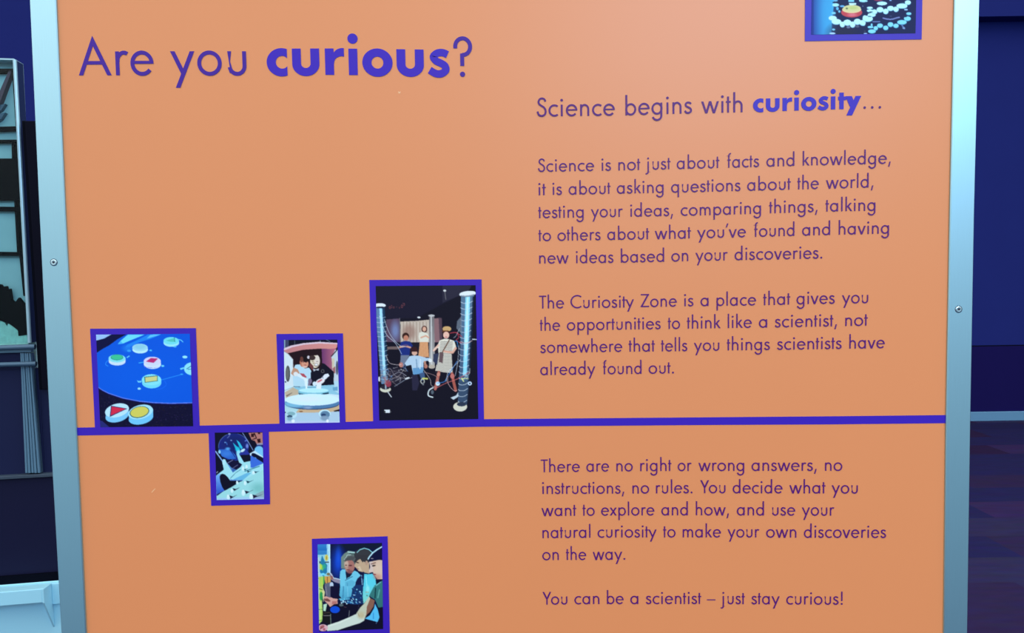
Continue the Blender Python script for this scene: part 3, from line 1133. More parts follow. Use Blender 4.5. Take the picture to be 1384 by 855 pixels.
c.ell(512, 324, 48, 20, (210, 232, 252), alpha=0.5)
c.poly([(466, 312), (500, 286), (554, 290), (521, 321)], (200, 44, 116))
c.poly([(452, 340), (470, 352), (530, 356), (560, 350), (500, 358), (455, 352)], (120, 120, 250))
c.poly([(454, 422), (550, 412), (551, 452), (458, 464)], (30, 90, 100))
c.poly([(460, 426), (546, 416), (547, 449), (462, 460)], (222, 220, 140))
c.line([(760, 365), (800, 338)], 4, (20, 80, 130))
c.line([(770, 368), (800, 366)], 4, (40, 110, 160))
c.ell(747, 279, 18, 10, (165, 245, 252))
c.ell(587, 343, 11, 7, (120, 225, 250))
c.ell(417, 507, 12, 8, (165, 235, 250))
c.poly([(400, 446), (414, 452), (440, 448), (430, 462), (410, 464)], (120, 215, 250))
c.line([(578, 444), (660, 422), (732, 402)], 4, (50, 160, 250))
c.ell(724, 403, 12, 4, (60, 180, 250))
c.line([(415, 322), (450, 316)], 6, (70, 190, 250))
c.ell(344, 234, 14, 8, (70, 180, 250), alpha=0.8)
c.ell(500, 231, 10, 6, (90, 200, 250))
c.poly([(712, 360), (740, 352), (742, 362), (716, 372)], (120, 225, 250))
c.curve([(600, 450), (612, 480), (580, 505), (540, 512)], 5, (20, 110, 240))
# two big counters in front
c.ell(258, 702, 86, 46, (132, 208, 246), rot=-14)
c.poly([(172, 672), (342, 640), (342, 690), (178, 715)], (132, 208, 246))
c.ell(257, 664, 88, 48, (198, 240, 250), rot=-14)
c.poly([(214, 630), (332, 651), (205, 711)], (40, 30, 90))
c.poly([(219, 636), (322, 652), (211, 701)], (226, 44, 76))
c.ell(430, 718, 90, 46, (120, 206, 248), rot=-12)
c.poly([(340, 690), (518, 655), (518, 705), (345, 735)], (120, 206, 248))
c.ell(427, 675, 91, 50, (176, 236, 250), rot=-14)
c.ell(419, 676, 71, 41, (20, 84, 104), rot=-12)
c.ell(419, 675, 66, 37, (226, 216, 96), rot=-12)
picture([(121.7, 444.0), (264.7, 443.2), (270.1, 584.0), (128.7, 586.0)],
        [(129.8, 452.0), (256.5, 450.8), (261.0, 575.7), (135.5, 577.0)], c,
        ('purple frame around the picture of a blue table', 'picture of white counters on a round blue table'))

# --- two children at a display
c = Canvas(380, 455, 462, 576, (218, 240, 242)).crop(378, 455, 13.15)
c.rect(60, 30, 1040, 230, (12, 12, 32))
c.poly([(92, 50), (160, 50), (160, 170), (95, 215)], (66, 70, 100))
c.rect(78, 40, 95, 220, (160, 190, 210))
c.rect(260, 60, 275, 150, (60, 70, 80))
c.poly([(140, 290), (400, 215), (760, 200), (940, 560), (960, 860), (230, 860)], (34, 12, 22))
c.poly([(745, 200), (1030, 160), (930, 330), (945, 620), (860, 540), (755, 470)], (112, 56, 106), color2=(214, 122, 130), ax='x')
c.poly([(50, 235), (250, 160), (480, 120), (700, 105), (1030, 120), (1010, 200), (910, 215), (720, 208), (420, 228), (140, 292)], (206, 132, 132), color2=(232, 150, 140), ax='x')
c.poly([(50, 236), (52, 212), (200, 155), (420, 112), (700, 88), (1028, 108), (1028, 130), (700, 118), (430, 140), (220, 185), (90, 238)], (236, 206, 214))
c.line([(720, 70), (725, 95)], 8, (200, 220, 225))
c.line([(820, 45), (900, 90)], 8, (130, 160, 170))
c.poly([(50, 240), (150, 300), (236, 400), (240, 560), (255, 870), (75, 870)], (224, 236, 236))
c.line([(60, 245), (150, 302), (236, 400), (240, 560)], 10, (170, 160, 160))
c.ell(145, 655, 40, 142, (60, 60, 62))
c.ell(140, 650, 30, 120, (112, 112, 106), soft=0.3)
c.ell(105, 800, 14, 14, (30, 60, 90))
c.poly([(920, 350), (1035, 225), (1060, 870), (965, 870), (940, 600)], (206, 216, 220))
c.poly([(905, 350), (1030, 205), (1030, 232), (925, 352)], (40, 16, 28))
c.ell(1020, 550, 22, 125, (80, 84, 100))
c.rect(930, 380, 975, 560, (220, 205, 175))
c.poly([(940, 560), (990, 520), (990, 650), (950, 640)], (170, 110, 110))
# child in pale shirt
c.poly([(280, 495), (360, 488), (450, 560), (520, 545), (560, 600), (562, 870), (245, 870), (235, 700), (250, 560)], (194, 226, 238))
c.ell(400, 455, 44, 75, (196, 118, 92))
c.ell(450, 480, 62, 74, (226, 156, 126))
c.ell(452, 535, 40, 14, (240, 200, 180))
c.ell(462, 385, 72, 62, (24, 12, 18))
c.ell(392, 400, 30, 50, (110, 60, 50))
c.ell(512, 362, 24, 28, (226, 216, 220))
c.line([(412, 452), (436, 446)], 9, (90, 40, 40))
c.line([(455, 450), (485, 450)], 9, (90, 40, 40))
c.ell(455, 500, 22, 7, (180, 80, 80))
c.poly([(245, 545), (320, 575), (352, 640), (330, 690), (250, 692), (200, 650)], (206, 152, 122))
c.poly([(255, 640), (330, 650), (470, 735), (500, 870), (440, 870), (430, 760), (300, 690)], (232, 244, 246))
c.poly([(358, 645), (430, 655), (482, 715), (465, 728), (400, 700)], (190, 80, 92))
c.ell(285, 660, 40, 40, (238, 236, 232))
c.poly([(515, 760), (560, 740), (570, 870), (500, 870)], (130, 116, 140))
# child in dark jumper
c.poly([(580, 600), (720, 585), (760, 465), (800, 480), (870, 540), (965, 625), (958, 870), (555, 870), (550, 640)], (14, 12, 32))
c.ell(628, 440, 86, 112, (236, 218, 186))
c.ell(665, 420, 48, 95, (238, 220, 204))
c.ell(580, 372, 55, 44, (64, 44, 44))
c.poly([(545, 460), (600, 520), (590, 600), (520, 520)], (120, 60, 60))
c.line([(575, 440), (600, 436)], 9, (110, 80, 70))
c.line([(590, 468), (615, 466)], 8, (90, 60, 60))
c.line([(655, 440), (680, 436)], 9, (130, 100, 90))
c.ell(650, 500, 38, 26, (120, 90, 84))
c.ell(650, 497, 32, 18, (246, 244, 238))
c.poly([(590, 560), (640, 580), (700, 560), (690, 600), (640, 590), (605, 620)], (196, 200, 206))
c.ell(765, 610, 30, 32, (120, 116, 110), ring=0.3)
c.poly([(730, 740), (800, 665), (860, 650), (885, 690), (820, 750), (760, 790)], (238, 240, 246))
c.ell(720, 790, 85, 45, (246, 240, 238), rot=-20)
c.ell(712, 775, 55, 18, (214, 110, 116), rot=-28)
c.line([(765, 700), (770, 740)], 8, (90, 90, 100))
c.ell(610, 830, 38, 40, (230, 240, 244))
c.crop(378, 510, 13.15)
c.poly([(245, 60), (440, 60), (450, 165), (250, 165)], (192, 226, 236))
c.poly([(560, 60), (960, 60), (965, 130), (750, 140), (540, 140)], (14, 12, 32))
c.poly([(250, 160), (620, 150), (1050, 120), (1060, 310), (880, 290), (330, 300)], (150, 206, 224))
c.poly([(965, 60), (1060, 60), (1060, 290), (970, 230)], (190, 224, 234))
c.poly([(940, 175), (1030, 160), (1030, 235), (950, 230)], (110, 170, 200))
c.rect(490, 165, 640, 185, (90, 150, 170), alpha=0.6)
c.poly([(90, 260), (240, 175), (340, 230), (330, 300), (110, 370)], (206, 186, 156))
c.poly([(110, 320), (225, 262), (220, 275), (130, 340)], (130, 110, 96))
c.line([(75, 235), (250, 165)], 8, (150, 170, 170))
c.line([(250, 160), (360, 165)], 10, (70, 100, 120))
c.ell(600, 278, 270, 32, (60, 104, 128), alpha=0.9)
c.ell(600, 250, 275, 50, (130, 200, 216))
c.ell(605, 228, 262, 42, (196, 246, 250))
c.poly([(760, 280), (872, 262), (872, 290), (770, 296)], (12, 50, 76))
c.poly([(340, 288), (420, 290), (420, 304), (345, 302)], (30, 80, 100))
c.poly([(448, 20), (500, 20), (488, 200), (462, 200)], (236, 250, 250))
c.poly([(655, 95), (745, 95), (735, 205), (650, 200)], (238, 248, 250))
c.ell(620, 110, 36, 40, (226, 240, 244))
c.ell(540, 62, 34, 50, (130, 116, 140))
c.ell(720, 70, 82, 46, (246, 240, 238), rot=-20)
c.ell(712, 58, 52, 16, (214, 110, 116), rot=-28)
c.poly([(90, 540), (1060, 470), (1060, 640), (90, 660)], (216, 182, 142))
c.poly([(90, 500), (350, 545), (290, 620), (90, 640)], (186, 224, 226))
c.ell(575, 466, 485, 104, (40, 60, 96))
c.ell(575, 452, 488, 104, (86, 130, 172))
c.ell(260, 470, 190, 62, (140, 208, 232), soft=0.3, alpha=0.8)
c.ell(500, 535, 70, 24, (160, 180, 210), soft=0.5, alpha=0.8)
c.ell(578, 394, 482, 104, (224, 250, 253))
c.ell(500, 380, 240, 46, (232, 246, 250), soft=0.5)
c.poly([(960, 590), (1065, 560), (1065, 605), (970, 605)], (26, 14, 18))
c.ell(380, 602, 34, 12, (150, 100, 60))
c.poly([(80, 625), (600, 622), (1070, 600), (1072, 840), (85, 840)], (186, 212, 228))
c.rect(85, 780, 1070, 830, (206, 206, 246), alpha=0.7)
c.ell(90, 618, 18, 14, (26, 30, 60))
c.ell(215, 660, 92, 66, (200, 234, 242))
c.ell(205, 640, 72, 36, (140, 184, 190))
c.ell(178, 690, 48, 22, (38, 64, 92))
c.ell(180, 730, 46, 36, (130, 170, 190), soft=0.4, alpha=0.8)
c.ell(240, 772, 30, 30, (240, 250, 255))
c.ell(800, 640, 106, 72, (206, 240, 246))
c.ell(808, 655, 84, 64, (100, 136, 164))
c.ell(782, 664, 42, 24, (42, 66, 104))
c.ell(800, 720, 70, 44, (140, 164, 186), soft=0.3)
c.ell(850, 770, 22, 30, (242, 250, 255))
picture([(373.5, 451.1), (463.5, 450.2), (467.3, 578.8), (378.0, 581.0)],
        [(383.6, 459.2), (455.9, 458.7), (459.1, 570.7), (385.3, 571.8)], c,
        ('purple frame around the picture of two children at a display', 'picture of two children pouring at round white tables'))

# --- children among steel columns
c = Canvas(504, 380, 652, 576, (17, 13, 30)).crop(490, 370, 4.07)
c.poly([(60, 60), (640, 60), (640, 70), (440, 165), (300, 242), (60, 250)], (25, 21, 42))
c.poly([(440, 62), (640, 62), (640, 76), (600, 88), (460, 150), (440, 160)], (44, 40, 58))
c.poly([(600, 62), (640, 62), (640, 78), (606, 90), (580, 100)], (12, 10, 24))
c.line([(452, 92), (458, 140)], 4, (120, 116, 116))
c.ell(452, 92, 8, 6, (226, 222, 216))
for x, y, w_, h_ in ((150, 185, 8, 14), (160, 180, 5, 16), (172, 184, 8, 9), (188, 182, 4, 6), (203, 186, 5, 8), (217, 178, 9, 16), (229, 168, 7, 13), (222, 162, 5, 5)):
    c.ell(x, y, w_ / 1.7, h_ / 1.7, (130, 66, 70), ring=0.45)
c.poly([(130, 250), (205, 245), (210, 375), (128, 375)], (92, 66, 86))
c.ell(180, 312, 22, 46, (130, 150, 196), soft=0.6, alpha=0.8)
c.line([(204, 244), (208, 380)], 5, (110, 104, 110))
c.poly([(208, 262), (300, 258), (420, 246), (428, 385), (210, 378)], (206, 184, 164))
for x in range(216, 424, 9):
    c.line([(x, 264), (x + 1, 380)], 3, (150, 118, 100) if x % 2 else (228, 210, 190), alpha=0.6)
c.ell(256, 320, 34, 40, (160, 120, 104), soft=0.4, alpha=0.7)
c.poly([(392, 245), (428, 242), (436, 390), (398, 392)], (146, 106, 108))
c.poly([(418, 240), (436, 242), (440, 390), (426, 392)], (90, 66, 76))
c.rect(205, 376, 430, 450, (28, 22, 36))
c.poly([(136, 400), (206, 398), (206, 414), (136, 416)], (120, 98, 94))
c.ell(310, 239, 9, 5, (236, 236, 230))
c.line([(590, 358), (634, 361)], 5, (230, 236, 238))
# middle column
c.poly([(366, 228), (394, 228), (398, 510), (366, 510)], (120, 112, 112), color2=(186, 180, 172), ax='y')
c.line([(378, 235), (380, 500)], 7, (214, 210, 202))
c.ell(379, 229, 18, 6, (206, 202, 196))
c.ell(381, 510, 18, 11, (196, 180, 160))
# girl with orange skirt
c.ell(340, 304, 16, 19, (84, 46, 40))
c.ell(340, 303, 10, 13, (234, 176, 146))
c.poly([(312, 322), (332, 318), (356, 326), (366, 345), (360, 378), (316, 380), (308, 345)], (238, 230, 208))
c.poly([(316, 374), (360, 374), (366, 458), (306, 456)], (224, 150, 100))
for x in range(312, 364, 9):
    c.line([(x + 3, 378), (x, 455)], 3, (240, 190, 140), alpha=0.7)
c.line([(322, 350), (348, 340), (364, 350)], 8, (230, 170, 140))
c.line([(340, 458), (346, 512)], 12, (196, 140, 116))
c.ell(348, 508, 10, 12, (190, 120, 100))
# boy in blue shirt
c.ell(237, 342, 19, 19, (56, 26, 20))
c.ell(239, 352, 14, 15, (206, 132, 104))
c.poly([(212, 374), (236, 368), (262, 372), (278, 395), (262, 410), (258, 448), (210, 450), (203, 404)], (28, 46, 122))
c.line([(206, 402), (236, 396), (262, 404)], 10, (220, 160, 136))
c.ell(237, 392, 16, 5, (90, 70, 120))
c.poly([(210, 447), (258, 447), (246, 470), (226, 512), (206, 508)], (116, 124, 144))
c.ell(212, 500, 12, 14, (200, 130, 116))
# kneeling child
c.ell(284, 420, 20, 19, (58, 24, 28))
c.ell(286, 434, 15, 14, (230, 176, 150))
c.line([(270, 424), (300, 424)], 8, (56, 22, 26))
c.poly([(258, 452), (284, 448), (312, 450), (352, 462), (372, 460), (372, 476), (336, 480), (334, 545), (278, 552), (268, 500), (240, 506), (232, 492)], (190, 212, 228))
c.poly([(276, 518), (334, 512), (334, 548), (278, 554)], (104, 158, 200))
c.line([(296, 470), (300, 520)], 6, (130, 160, 186))
c.line([(318, 470), (316, 520)], 6, (220, 234, 240))
c.poly([(270, 556), (300, 552), (312, 600), (300, 640), (274, 640)], (42, 38, 62))
c.poly([(312, 548), (340, 540), (344, 570), (326, 590)], (66, 92, 130))
c.ell(330, 590, 12, 15, (206, 206, 190), ring=0.4)
c.line([(332, 574), (356, 576)], 9, (214, 212, 110))
c.rect(328, 598, 338, 612, (120, 120, 124))
c.ell(372, 476, 10, 10, (240, 240, 234))
# girl in striped dress
c.ell(460, 322, 22, 20, (48, 22, 24))
c.ell(460, 336, 17, 19, (250, 196, 172))
c.ell(464, 302, 24, 15, (218, 172, 112))
c.ell(456, 314, 20, 4, (120, 70, 40))
c.ell(460, 347, 7, 2.5, (206, 110, 110))
c.poly([(424, 366), (450, 356), (476, 358), (505, 368), (516, 405), (498, 420), (490, 440), (496, 548), (400, 532), (418, 440), (416, 408), (404, 410)], (240, 230, 208))
for k, y in enumerate(range(372, 545, 8)):
    w_ = 34 if y < 430 else 36 + (y - 430) * 0.13
    x_ = 462 - (y - 372) * 0.07
    c.line([(x_ - w_, y + 2), (x_ - w_ * 0.3, y), (x_ + w_ * 0.4, y + 3), (x_ + w_, y + 1)], 2.6, (92, 78, 78), alpha=0.75)
c.line([(478, 362), (434, 440)], 6, (110, 78, 62))
c.poly([(424, 430), (446, 434), (440, 490), (420, 484)], (110, 84, 84))
c.line([(418, 392), (392, 420)], 12, (246, 200, 176))
c.line([(512, 408), (496, 432), (450, 426)], 12, (236, 176, 150))
c.poly([(390, 440), (420, 436), (410, 500), (388, 480)], (54, 60, 86))
c.line([(420, 540), (412, 580), (400, 632)], 16, (188, 104, 90))
c.line([(492, 548), (500, 590), (512, 640)], 16, (178, 92, 78))
c.ell(418, 552, 10, 10, (216, 140, 120))
c.ell(494, 562, 12, 14, (206, 116, 106))
c.curve([(388, 625), (366, 640), (362, 668), (386, 678)], 7, (222, 230, 226))
c.ell(384, 650, 8, 12, (90, 100, 110))
c.poly([(484, 680), (515, 668), (526, 650), (532, 672), (500, 692)], (206, 216, 220))
c.ell(414, 603, 12, 12, (222, 240, 248))
# left column
c.poly([(68, 182), (120, 182), (128, 400), (140, 600), (104, 606)], (96, 130, 160), color2=(110, 150, 186), ax='x')
c.poly([(92, 184), (106, 184), (128, 560), (114, 560)], (178, 236, 250))
c.poly([(110, 184), (122, 184), (132, 400), (140, 560), (130, 560)], (24, 56, 84))
for y in range(240, 600, 26):
    c.line([(74 + (y - 240) * 0.08, y), (104 + (y - 240) * 0.07, y + 4), (126 + (y - 240) * 0.06, y - 3)], 2.6, (214, 228, 236), alpha=0.8)
c.ell(96, 173, 32, 12, (240, 244, 244))
c.ell(98, 184, 26, 5, (30, 36, 60))
c.ell(126, 634, 30, 17, (222, 216, 190))
c.ell(126, 622, 26, 13, (40, 36, 50))
c.line([(126, 560), (128, 630)], 8, (170, 180, 190))
c.ell(142, 602, 16, 20, (160, 58, 74))
c.line([(140, 650), (158, 676)], 6, (196, 200, 200))
c.ell(92, 578, 6, 14, (220, 226, 230))
# right column
c.poly([(542, 118), (614, 118), (606, 300), (590, 560), (574, 725), (524, 715), (534, 500), (540, 300)], (96, 124, 150), color2=(60, 84, 116), ax='y')
c.poly([(566, 122), (592, 122), (586, 330), (572, 560), (552, 560), (560, 330)], (150, 226, 246))
c.poly([(574, 122), (584, 122), (578, 400), (566, 480), (562, 400)], (206, 250, 252))
c.poly([(606, 124), (614, 124), (606, 300), (590, 560), (574, 720), (566, 720), (582, 560), (596, 300)], (20, 36, 60))
c.poly([(528, 590), (586, 590), (574, 725), (526, 715)], (58, 76, 100), alpha=0.75)
for k, y in enumerate(range(158, 715, 32)):
    s_ = (y - 158) * 0.045
    c.curve([(540 - s_ * 0.6, y - 4), (556 - s_, y + 3), (580 - s_, y + 3), (606 - s_ * 1.3, y - 8)], 2.8, (222, 230, 234), alpha=0.85)
c.ell(578, 110, 46, 15, (240, 242, 242), rot=-6)
c.ell(576, 118, 40, 9, (60, 76, 96), rot=-6, alpha=0.5)
c.ell(578, 106, 44, 12, (244, 246, 246), rot=-6)
c.poly([(520, 260), (545, 230), (545, 330), (516, 300)], (120, 130, 140), alpha=0.8)
c.ell(537, 730, 38, 26, (228, 220, 196))
c.ell(545, 716, 26, 12, (46, 56, 76))
# wires
c.curve([(92, 230), (130, 330), (180, 380), (215, 440)], 2.6, (206, 214, 222))
c.curve([(120, 250), (150, 330), (200, 390), (236, 400)], 2.6, (196, 206, 214))
c.curve([(130, 450), (150, 490), (200, 500), (212, 496)], 2.6, (226, 206, 200))
c.curve([(110, 500), (150, 560), (200, 540), (240, 560)], 2.6, (196, 196, 200))
c.curve([(100, 540), (150, 520), (180, 560), (240, 575), (272, 570)], 2.6, (170, 160, 160))
c.curve([(150, 580), (200, 560), (230, 520)], 2.2, (206, 190, 180))
c.line([(176, 618), (250, 572)], 3, (150, 160, 170))
c.ell(246, 574, 14, 5, (236, 240, 242), rot=-18)
c.ell(170, 560, 60, 40, (110, 96, 106), soft=0.4, alpha=0.3)
rg = np.random.default_rng(3)
for _ in range(26):
    x, y = rg.uniform(105, 235), rg.uniform(505, 600)
    c.curve([(x, y), (x + rg.uniform(-20, 26), y + rg.uniform(-22, 22)), (x + rg.uniform(-30, 40), y + rg.uniform(-26, 26))], 2.0, tuple(rg.choice([[206, 200, 196], [150, 130, 130], [170, 90, 96], [110, 150, 200], [120, 110, 116]])))
c.curve([(338, 530), (372, 580), (378, 612), (400, 622)], 2.6, (206, 190, 180))
c.curve([(340, 540), (400, 560), (420, 590)], 2.4, (190, 150, 140))
c.curve([(400, 630), (460, 600), (520, 578), (590, 540)], 3.0, (232, 116, 110))
c.curve([(410, 600), (450, 592), (470, 560), (520, 480)], 3.2, (70, 140, 216))
c.curve([(470, 560), (470, 600), (500, 640), (520, 640)], 2.6, (226, 180, 176))
c.curve([(460, 590), (470, 540), (490, 520), (540, 470)], 2.6, (220, 226, 230))
c.curve([(480, 326), (510, 322), (535, 335), (545, 345)], 3.4, (216, 70, 80))
c.curve([(520, 320), (528, 350), (515, 365), (545, 380)], 3.2, (206, 60, 80))
c.curve([(505, 372), (520, 370), (522, 400)], 3.2, (50, 150, 216))
c.curve([(534, 300), (514, 340), (500, 352)], 2.2, (200, 206, 210))
c.curve([(530, 390), (524, 480), (510, 560)], 2.4, (206, 216, 222))
c.curve([(540, 372), (570, 380), (604, 366)], 3.2, (226, 186, 180))
c.line([(546, 575), (556, 590)], 7, (222, 226, 150))
c.line([(548, 574), (582, 576)], 4, (222, 226, 150))
c.curve([(560, 570), (586, 550), (590, 520)], 2.8, (220, 224, 214))
c.ell(590, 602, 11, 11, (206, 226, 244), ring=0.6)
c.rect(119, 746, 150, 764, (232, 236, 236))
c.ell(122, 758, 5, 6, (60, 60, 60))
c.ell(155, 757, 3, 4, (90, 90, 92))
picture([(499.1, 378.1), (650.9, 377.4), (654.3, 574.6), (504.6, 577.4)],
        [(507.7, 386.4), (642.8, 385.2), (646.5, 566.0), (512.6, 568.0)], c,
        ('purple frame around the tall picture of children', 'picture of children among steel columns and wires'))

# --- glass globe and pegs
c = Canvas(287, 580, 360, 679, (9, 8, 36)).crop(286, 580, 16.45)
c.ell(490, 390, 338, 305, (24, 38, 124))
c.ell(520, 320, 250, 180, (22, 34, 96), soft=0.4, alpha=0.8)
c.poly([(148, 445), (330, 440), (420, 460), (540, 580), (545, 650), (400, 668), (230, 600)], (48, 106, 200))
c.ell(330, 540, 110, 60, (66, 132, 220), soft=0.5, alpha=0.8)
c.poly([(380, 430), (430, 470), (520, 600), (540, 650), (480, 560)], (14, 26, 90))
c.poly([(470, 300), (520, 350), (560, 520), (540, 600), (480, 450)], (16, 30, 104))
c.poly([(470, 290), (530, 345), (600, 420), (640, 480), (570, 520), (530, 430)], (34, 186, 214))
c.poly([(550, 230), (620, 285), (690, 400), (670, 450), (620, 390)], (44, 196, 226))
c.ell(580, 440, 50, 50, (34, 200, 220), soft=0.4)
c.ell(360, 430, 50, 30, (90, 170, 230), soft=0.5)
c.line([(330, 290), (345, 340)], 18, (60, 110, 190))
c.ell(300, 290, 16, 14, (120, 170, 226))
c.ell(435, 245, 20, 14, (120, 150, 210))
for a0, a1, col in ((175, 250, (110, 140, 200)), (285, 345, (90, 110, 180)), (60, 120, (40, 80, 170))):
    c.line([(490 + 338 * math.cos(math.radians(a)), 390 + 303 * math.sin(math.radians(a))) for a in range(a0, a1, 5)], 11, col, alpha=0.8)
c.ell(395, 102, 26, 22, (150, 160, 206))
c.line([(350, 190), (400, 140)], 14, (110, 120, 180))
c.ell(175, 500, 26, 40, (150, 220, 246))
c.ell(760, 250, 30, 14, (90, 120, 206), rot=-30)
c.ell(790, 370, 30, 50, (120, 140, 216), soft=0.4)
c.ell(600, 520, 50, 60, (150, 232, 246), soft=0.3)
c.line([(690, 80), (800, 250), (920, 460)], 16, (130, 156, 206))
c.line([(90, 490), (240, 700)], 26, (150, 188, 236))
c.poly([(820, 80), (965, 70), (1140, 70), (1145, 360), (1020, 350), (960, 255), (890, 235)], (190, 122, 112))
c.rect(875, 95, 945, 170, (44, 10, 18), alpha=0.95)
c.poly([(960, 80), (1010, 200), (900, 235), (910, 215), (985, 185), (930, 85)], (40, 12, 20))
c.poly([(1010, 215), (1085, 205), (1090, 290), (1030, 300)], (48, 10, 18))
c.rect(1030, 60, 1080, 105, (60, 16, 24))
c.poly([(1000, 320), (1130, 300), (1140, 345), (1010, 350)], (150, 150, 176))
c.poly([(1000, 350), (1145, 340), (1145, 420), (960, 420)], (20, 36, 110))
c.ell(1055, 470, 102, 100, (124, 202, 240))
c.rect(960, 460, 1160, 640, (128, 204, 242))
c.poly([(840, 540), (960, 470), (1160, 620), (1160, 660), (900, 560), (870, 600)], (206, 236, 248))
c.poly([(900, 525), (955, 530), (1160, 640), (1165, 730), (880, 570)], (5, 9, 46))
c.poly([(866, 585), (900, 590), (1140, 735), (1165, 760), (1165, 860), (860, 860)], (62, 112, 216))
c.poly([(600, 560), (640, 510), (720, 500), (760, 440), (850, 540), (862, 680), (720, 730)], (42, 52, 150))
c.poly([(615, 570), (845, 560), (866, 690), (720, 735)], (9, 12, 36))
c.ell(690, 470, 50, 28, (214, 244, 250), rot=-30)
c.ell(720, 445, 24, 20, (200, 240, 250))
c.crop(286, 628, 16.45)
c.poly([(88, 245), (270, 105), (235, -80), (300, -130), (330, -60), (440, 60), (640, 40), (600, -90), (555, -230), (600, -262), (720, -58), (862, -88), (866, 58), (925, 60), (1175, -45), (1175, 780), (100, 790)], (170, 232, 236))
c.poly([(560, -240), (610, -240), (720, -60), (690, -30), (640, -110)], (164, 230, 244))
c.poly([(310, -110), (420, -130), (520, -100), (600, -60), (680, -10), (640, 50), (470, 170), (440, 60)], (14, 14, 54))
c.poly([(330, -60), (440, 60), (560, 110), (470, 170), (400, 60)], (70, 130, 206), alpha=0.8)
c.line([(340, -30), (470, -110)], 12, (150, 150, 190))
c.line([(430, 100), (580, 0)], 12, (130, 130, 170))
c.ell(270, -60, 32, 70, (190, 240, 246))
c.poly([(95, 240), (185, 190), (210, 380), (285, 575), (110, 680)], (128, 190, 246), color2=(40, 76, 190), ax='y')
c.poly([(110, 660), (280, 570), (120, 690)], (10, 14, 60))
c.line([(110, 175), (135, 150)], 14, (220, 230, 240))
c.poly([(178, 260), (200, 210), (240, 195), (300, 215), (360, 275), (410, 345), (545, 345), (700, 345), (610, 385), (545, 430), (430, 500), (290, 575), (230, 480), (192, 370)], (10, 9, 34))
c.poly([(470, 325), (780, 180), (890, 172), (700, 335)], (110, 190, 224))
c.poly([(410, 320), (480, 330), (700, 335), (690, 350), (420, 350)], (90, 130, 200))
c.line([(415, 300), (540, 170), (650, 100)], 10, (60, 120, 140))
c.line([(740, 140), (1060, 30)], 20, (60, 130, 150))
c.poly([(112, 700), (300, 580), (720, 345), (960, 200), (1170, 100), (1175, 770), (115, 780)], (164, 226, 224))
c.ell(1040, 520, 150, 110, (110, 186, 178), soft=0.6, alpha=0.6)
c.poly([(960, 660), (1165, 560), (1175, 770), (900, 770)], (140, 150, 160), alpha=0.6)
c.poly([(115, 740), (700, 720), (1170, 720), (1170, 790), (115, 790)], (176, 196, 250), alpha=0.6)
for x, y, rx, ry, sh_ in ((570, 392, 28, 44, (560, 350, 690, 345, 610, 388)), (745, 402, 30, 54, (770, 350, 935, 335, 800, 412)), (452, 572, 30, 52, (465, 515, 632, 497, 505, 580)), (705, 615, 40, 76, (735, 570, 955, 540, 770, 645)),
                          (370, 712, 34, 60, (398, 675, 575, 660, 420, 758)), (880, 700, 44, 66, (910, 655, 1155, 645, 930, 750)), (932, 172, 34, 44, (950, 140, 1075, 130, 975, 186)), (700, 80, 26, 56, (715, 90, 822, 72, 740, 122)), (780, 40, 28, 50, (790, 120, 905, 118, 800, 178))):
    a_ = sh_
    mx_, my_ = (a_[0] + a_[2]) / 2, (a_[1] + a_[5]) / 2
    c.poly([(a_[0], a_[1]), (mx_ - 10, my_ - 12), (a_[2], a_[3]), (a_[4] + 30, a_[5] - 22), (a_[4], a_[5])], (12, 54, 72) if y < 560 else (30, 24, 52))
    c.ell(x, y + ry * 0.2, rx, ry * 0.75, (216, 248, 246))
    c.ell(x - rx * 0.1, y - ry * 0.3, rx * 0.7, ry * 0.6, (232, 252, 250))
picture([(281.7, 580.0), (363.2, 578.5), (365.0, 681.1), (285.4, 683.1)],
        [(290.2, 584.4), (354.8, 583.6), (356.9, 674.1), (292.9, 675.4)], c,
        ('purple frame hanging below the line', 'picture of a blue glass globe and white pegs'))

# --- three people at a workbench
c = Canvas(426, 730, 522, 858, (14, 20, 58)).crop(424, 730, 13.156)
c.poly([(420, 60), (1240, 30), (1240, 130), (900, 150), (640, 190)], (14, 24, 48))
c.ell(430, 400, 100, 230, (18, 66, 190), soft=0.7)
c.ell(440, 300, 40, 140, (26, 88, 220), soft=0.7, alpha=0.8)
c.rect(60, 60, 240, 265, (60, 140, 206), color2=(18, 94, 172), ax='y')
c.rect(60, 180, 240, 265, (110, 190, 226), alpha=0.35)
c.poly([(60, 255), (270, 250), (290, 640), (60, 660)], (150, 214, 224))
c.poly([(232, 62), (292, 62), (300, 590), (250, 600)], (196, 240, 250))
c.line([(250, 80), (262, 590)], 8, (90, 170, 200))
c.poly([(148, 265), (205, 390), (240, 440), (235, 570), (170, 640), (110, 560), (120, 390)], (40, 128, 168))
c.poly([(105, 400), (150, 430), (185, 470), (160, 540), (110, 500)], (120, 206, 90))
c.ell(120, 470, 24, 50, (206, 222, 90))
c.ell(190, 460, 30, 44, (50, 170, 140), soft=0.3)
c.ell(165, 600, 40, 20, (120, 226, 246))
c.ell(228, 308, 34, 58, (226, 216, 110))
c.ell(228, 312, 8, 40, (170, 130, 50))
c.rect(200, 376, 270, 396, (70, 66, 60))
c.ell(95, 385, 24, 22, (30, 30, 44))
c.rect(72, 300, 100, 860, (196, 222, 222))
c.ell(98, 675, 16, 18, (40, 50, 40))
c.poly([(90, 645), (165, 640), (168, 870), (85, 870)], (196, 222, 90))
c.line([(125, 650), (130, 860)], 10, (150, 200, 110))
c.poly([(168, 640), (200, 630), (190, 760), (165, 800)], (90, 176, 80))
c.poly([(190, 640), (300, 630), (305, 750), (215, 790), (195, 700)], (226, 166, 82))
c.line([(245, 650), (242, 760)], 14, (150, 80, 40))
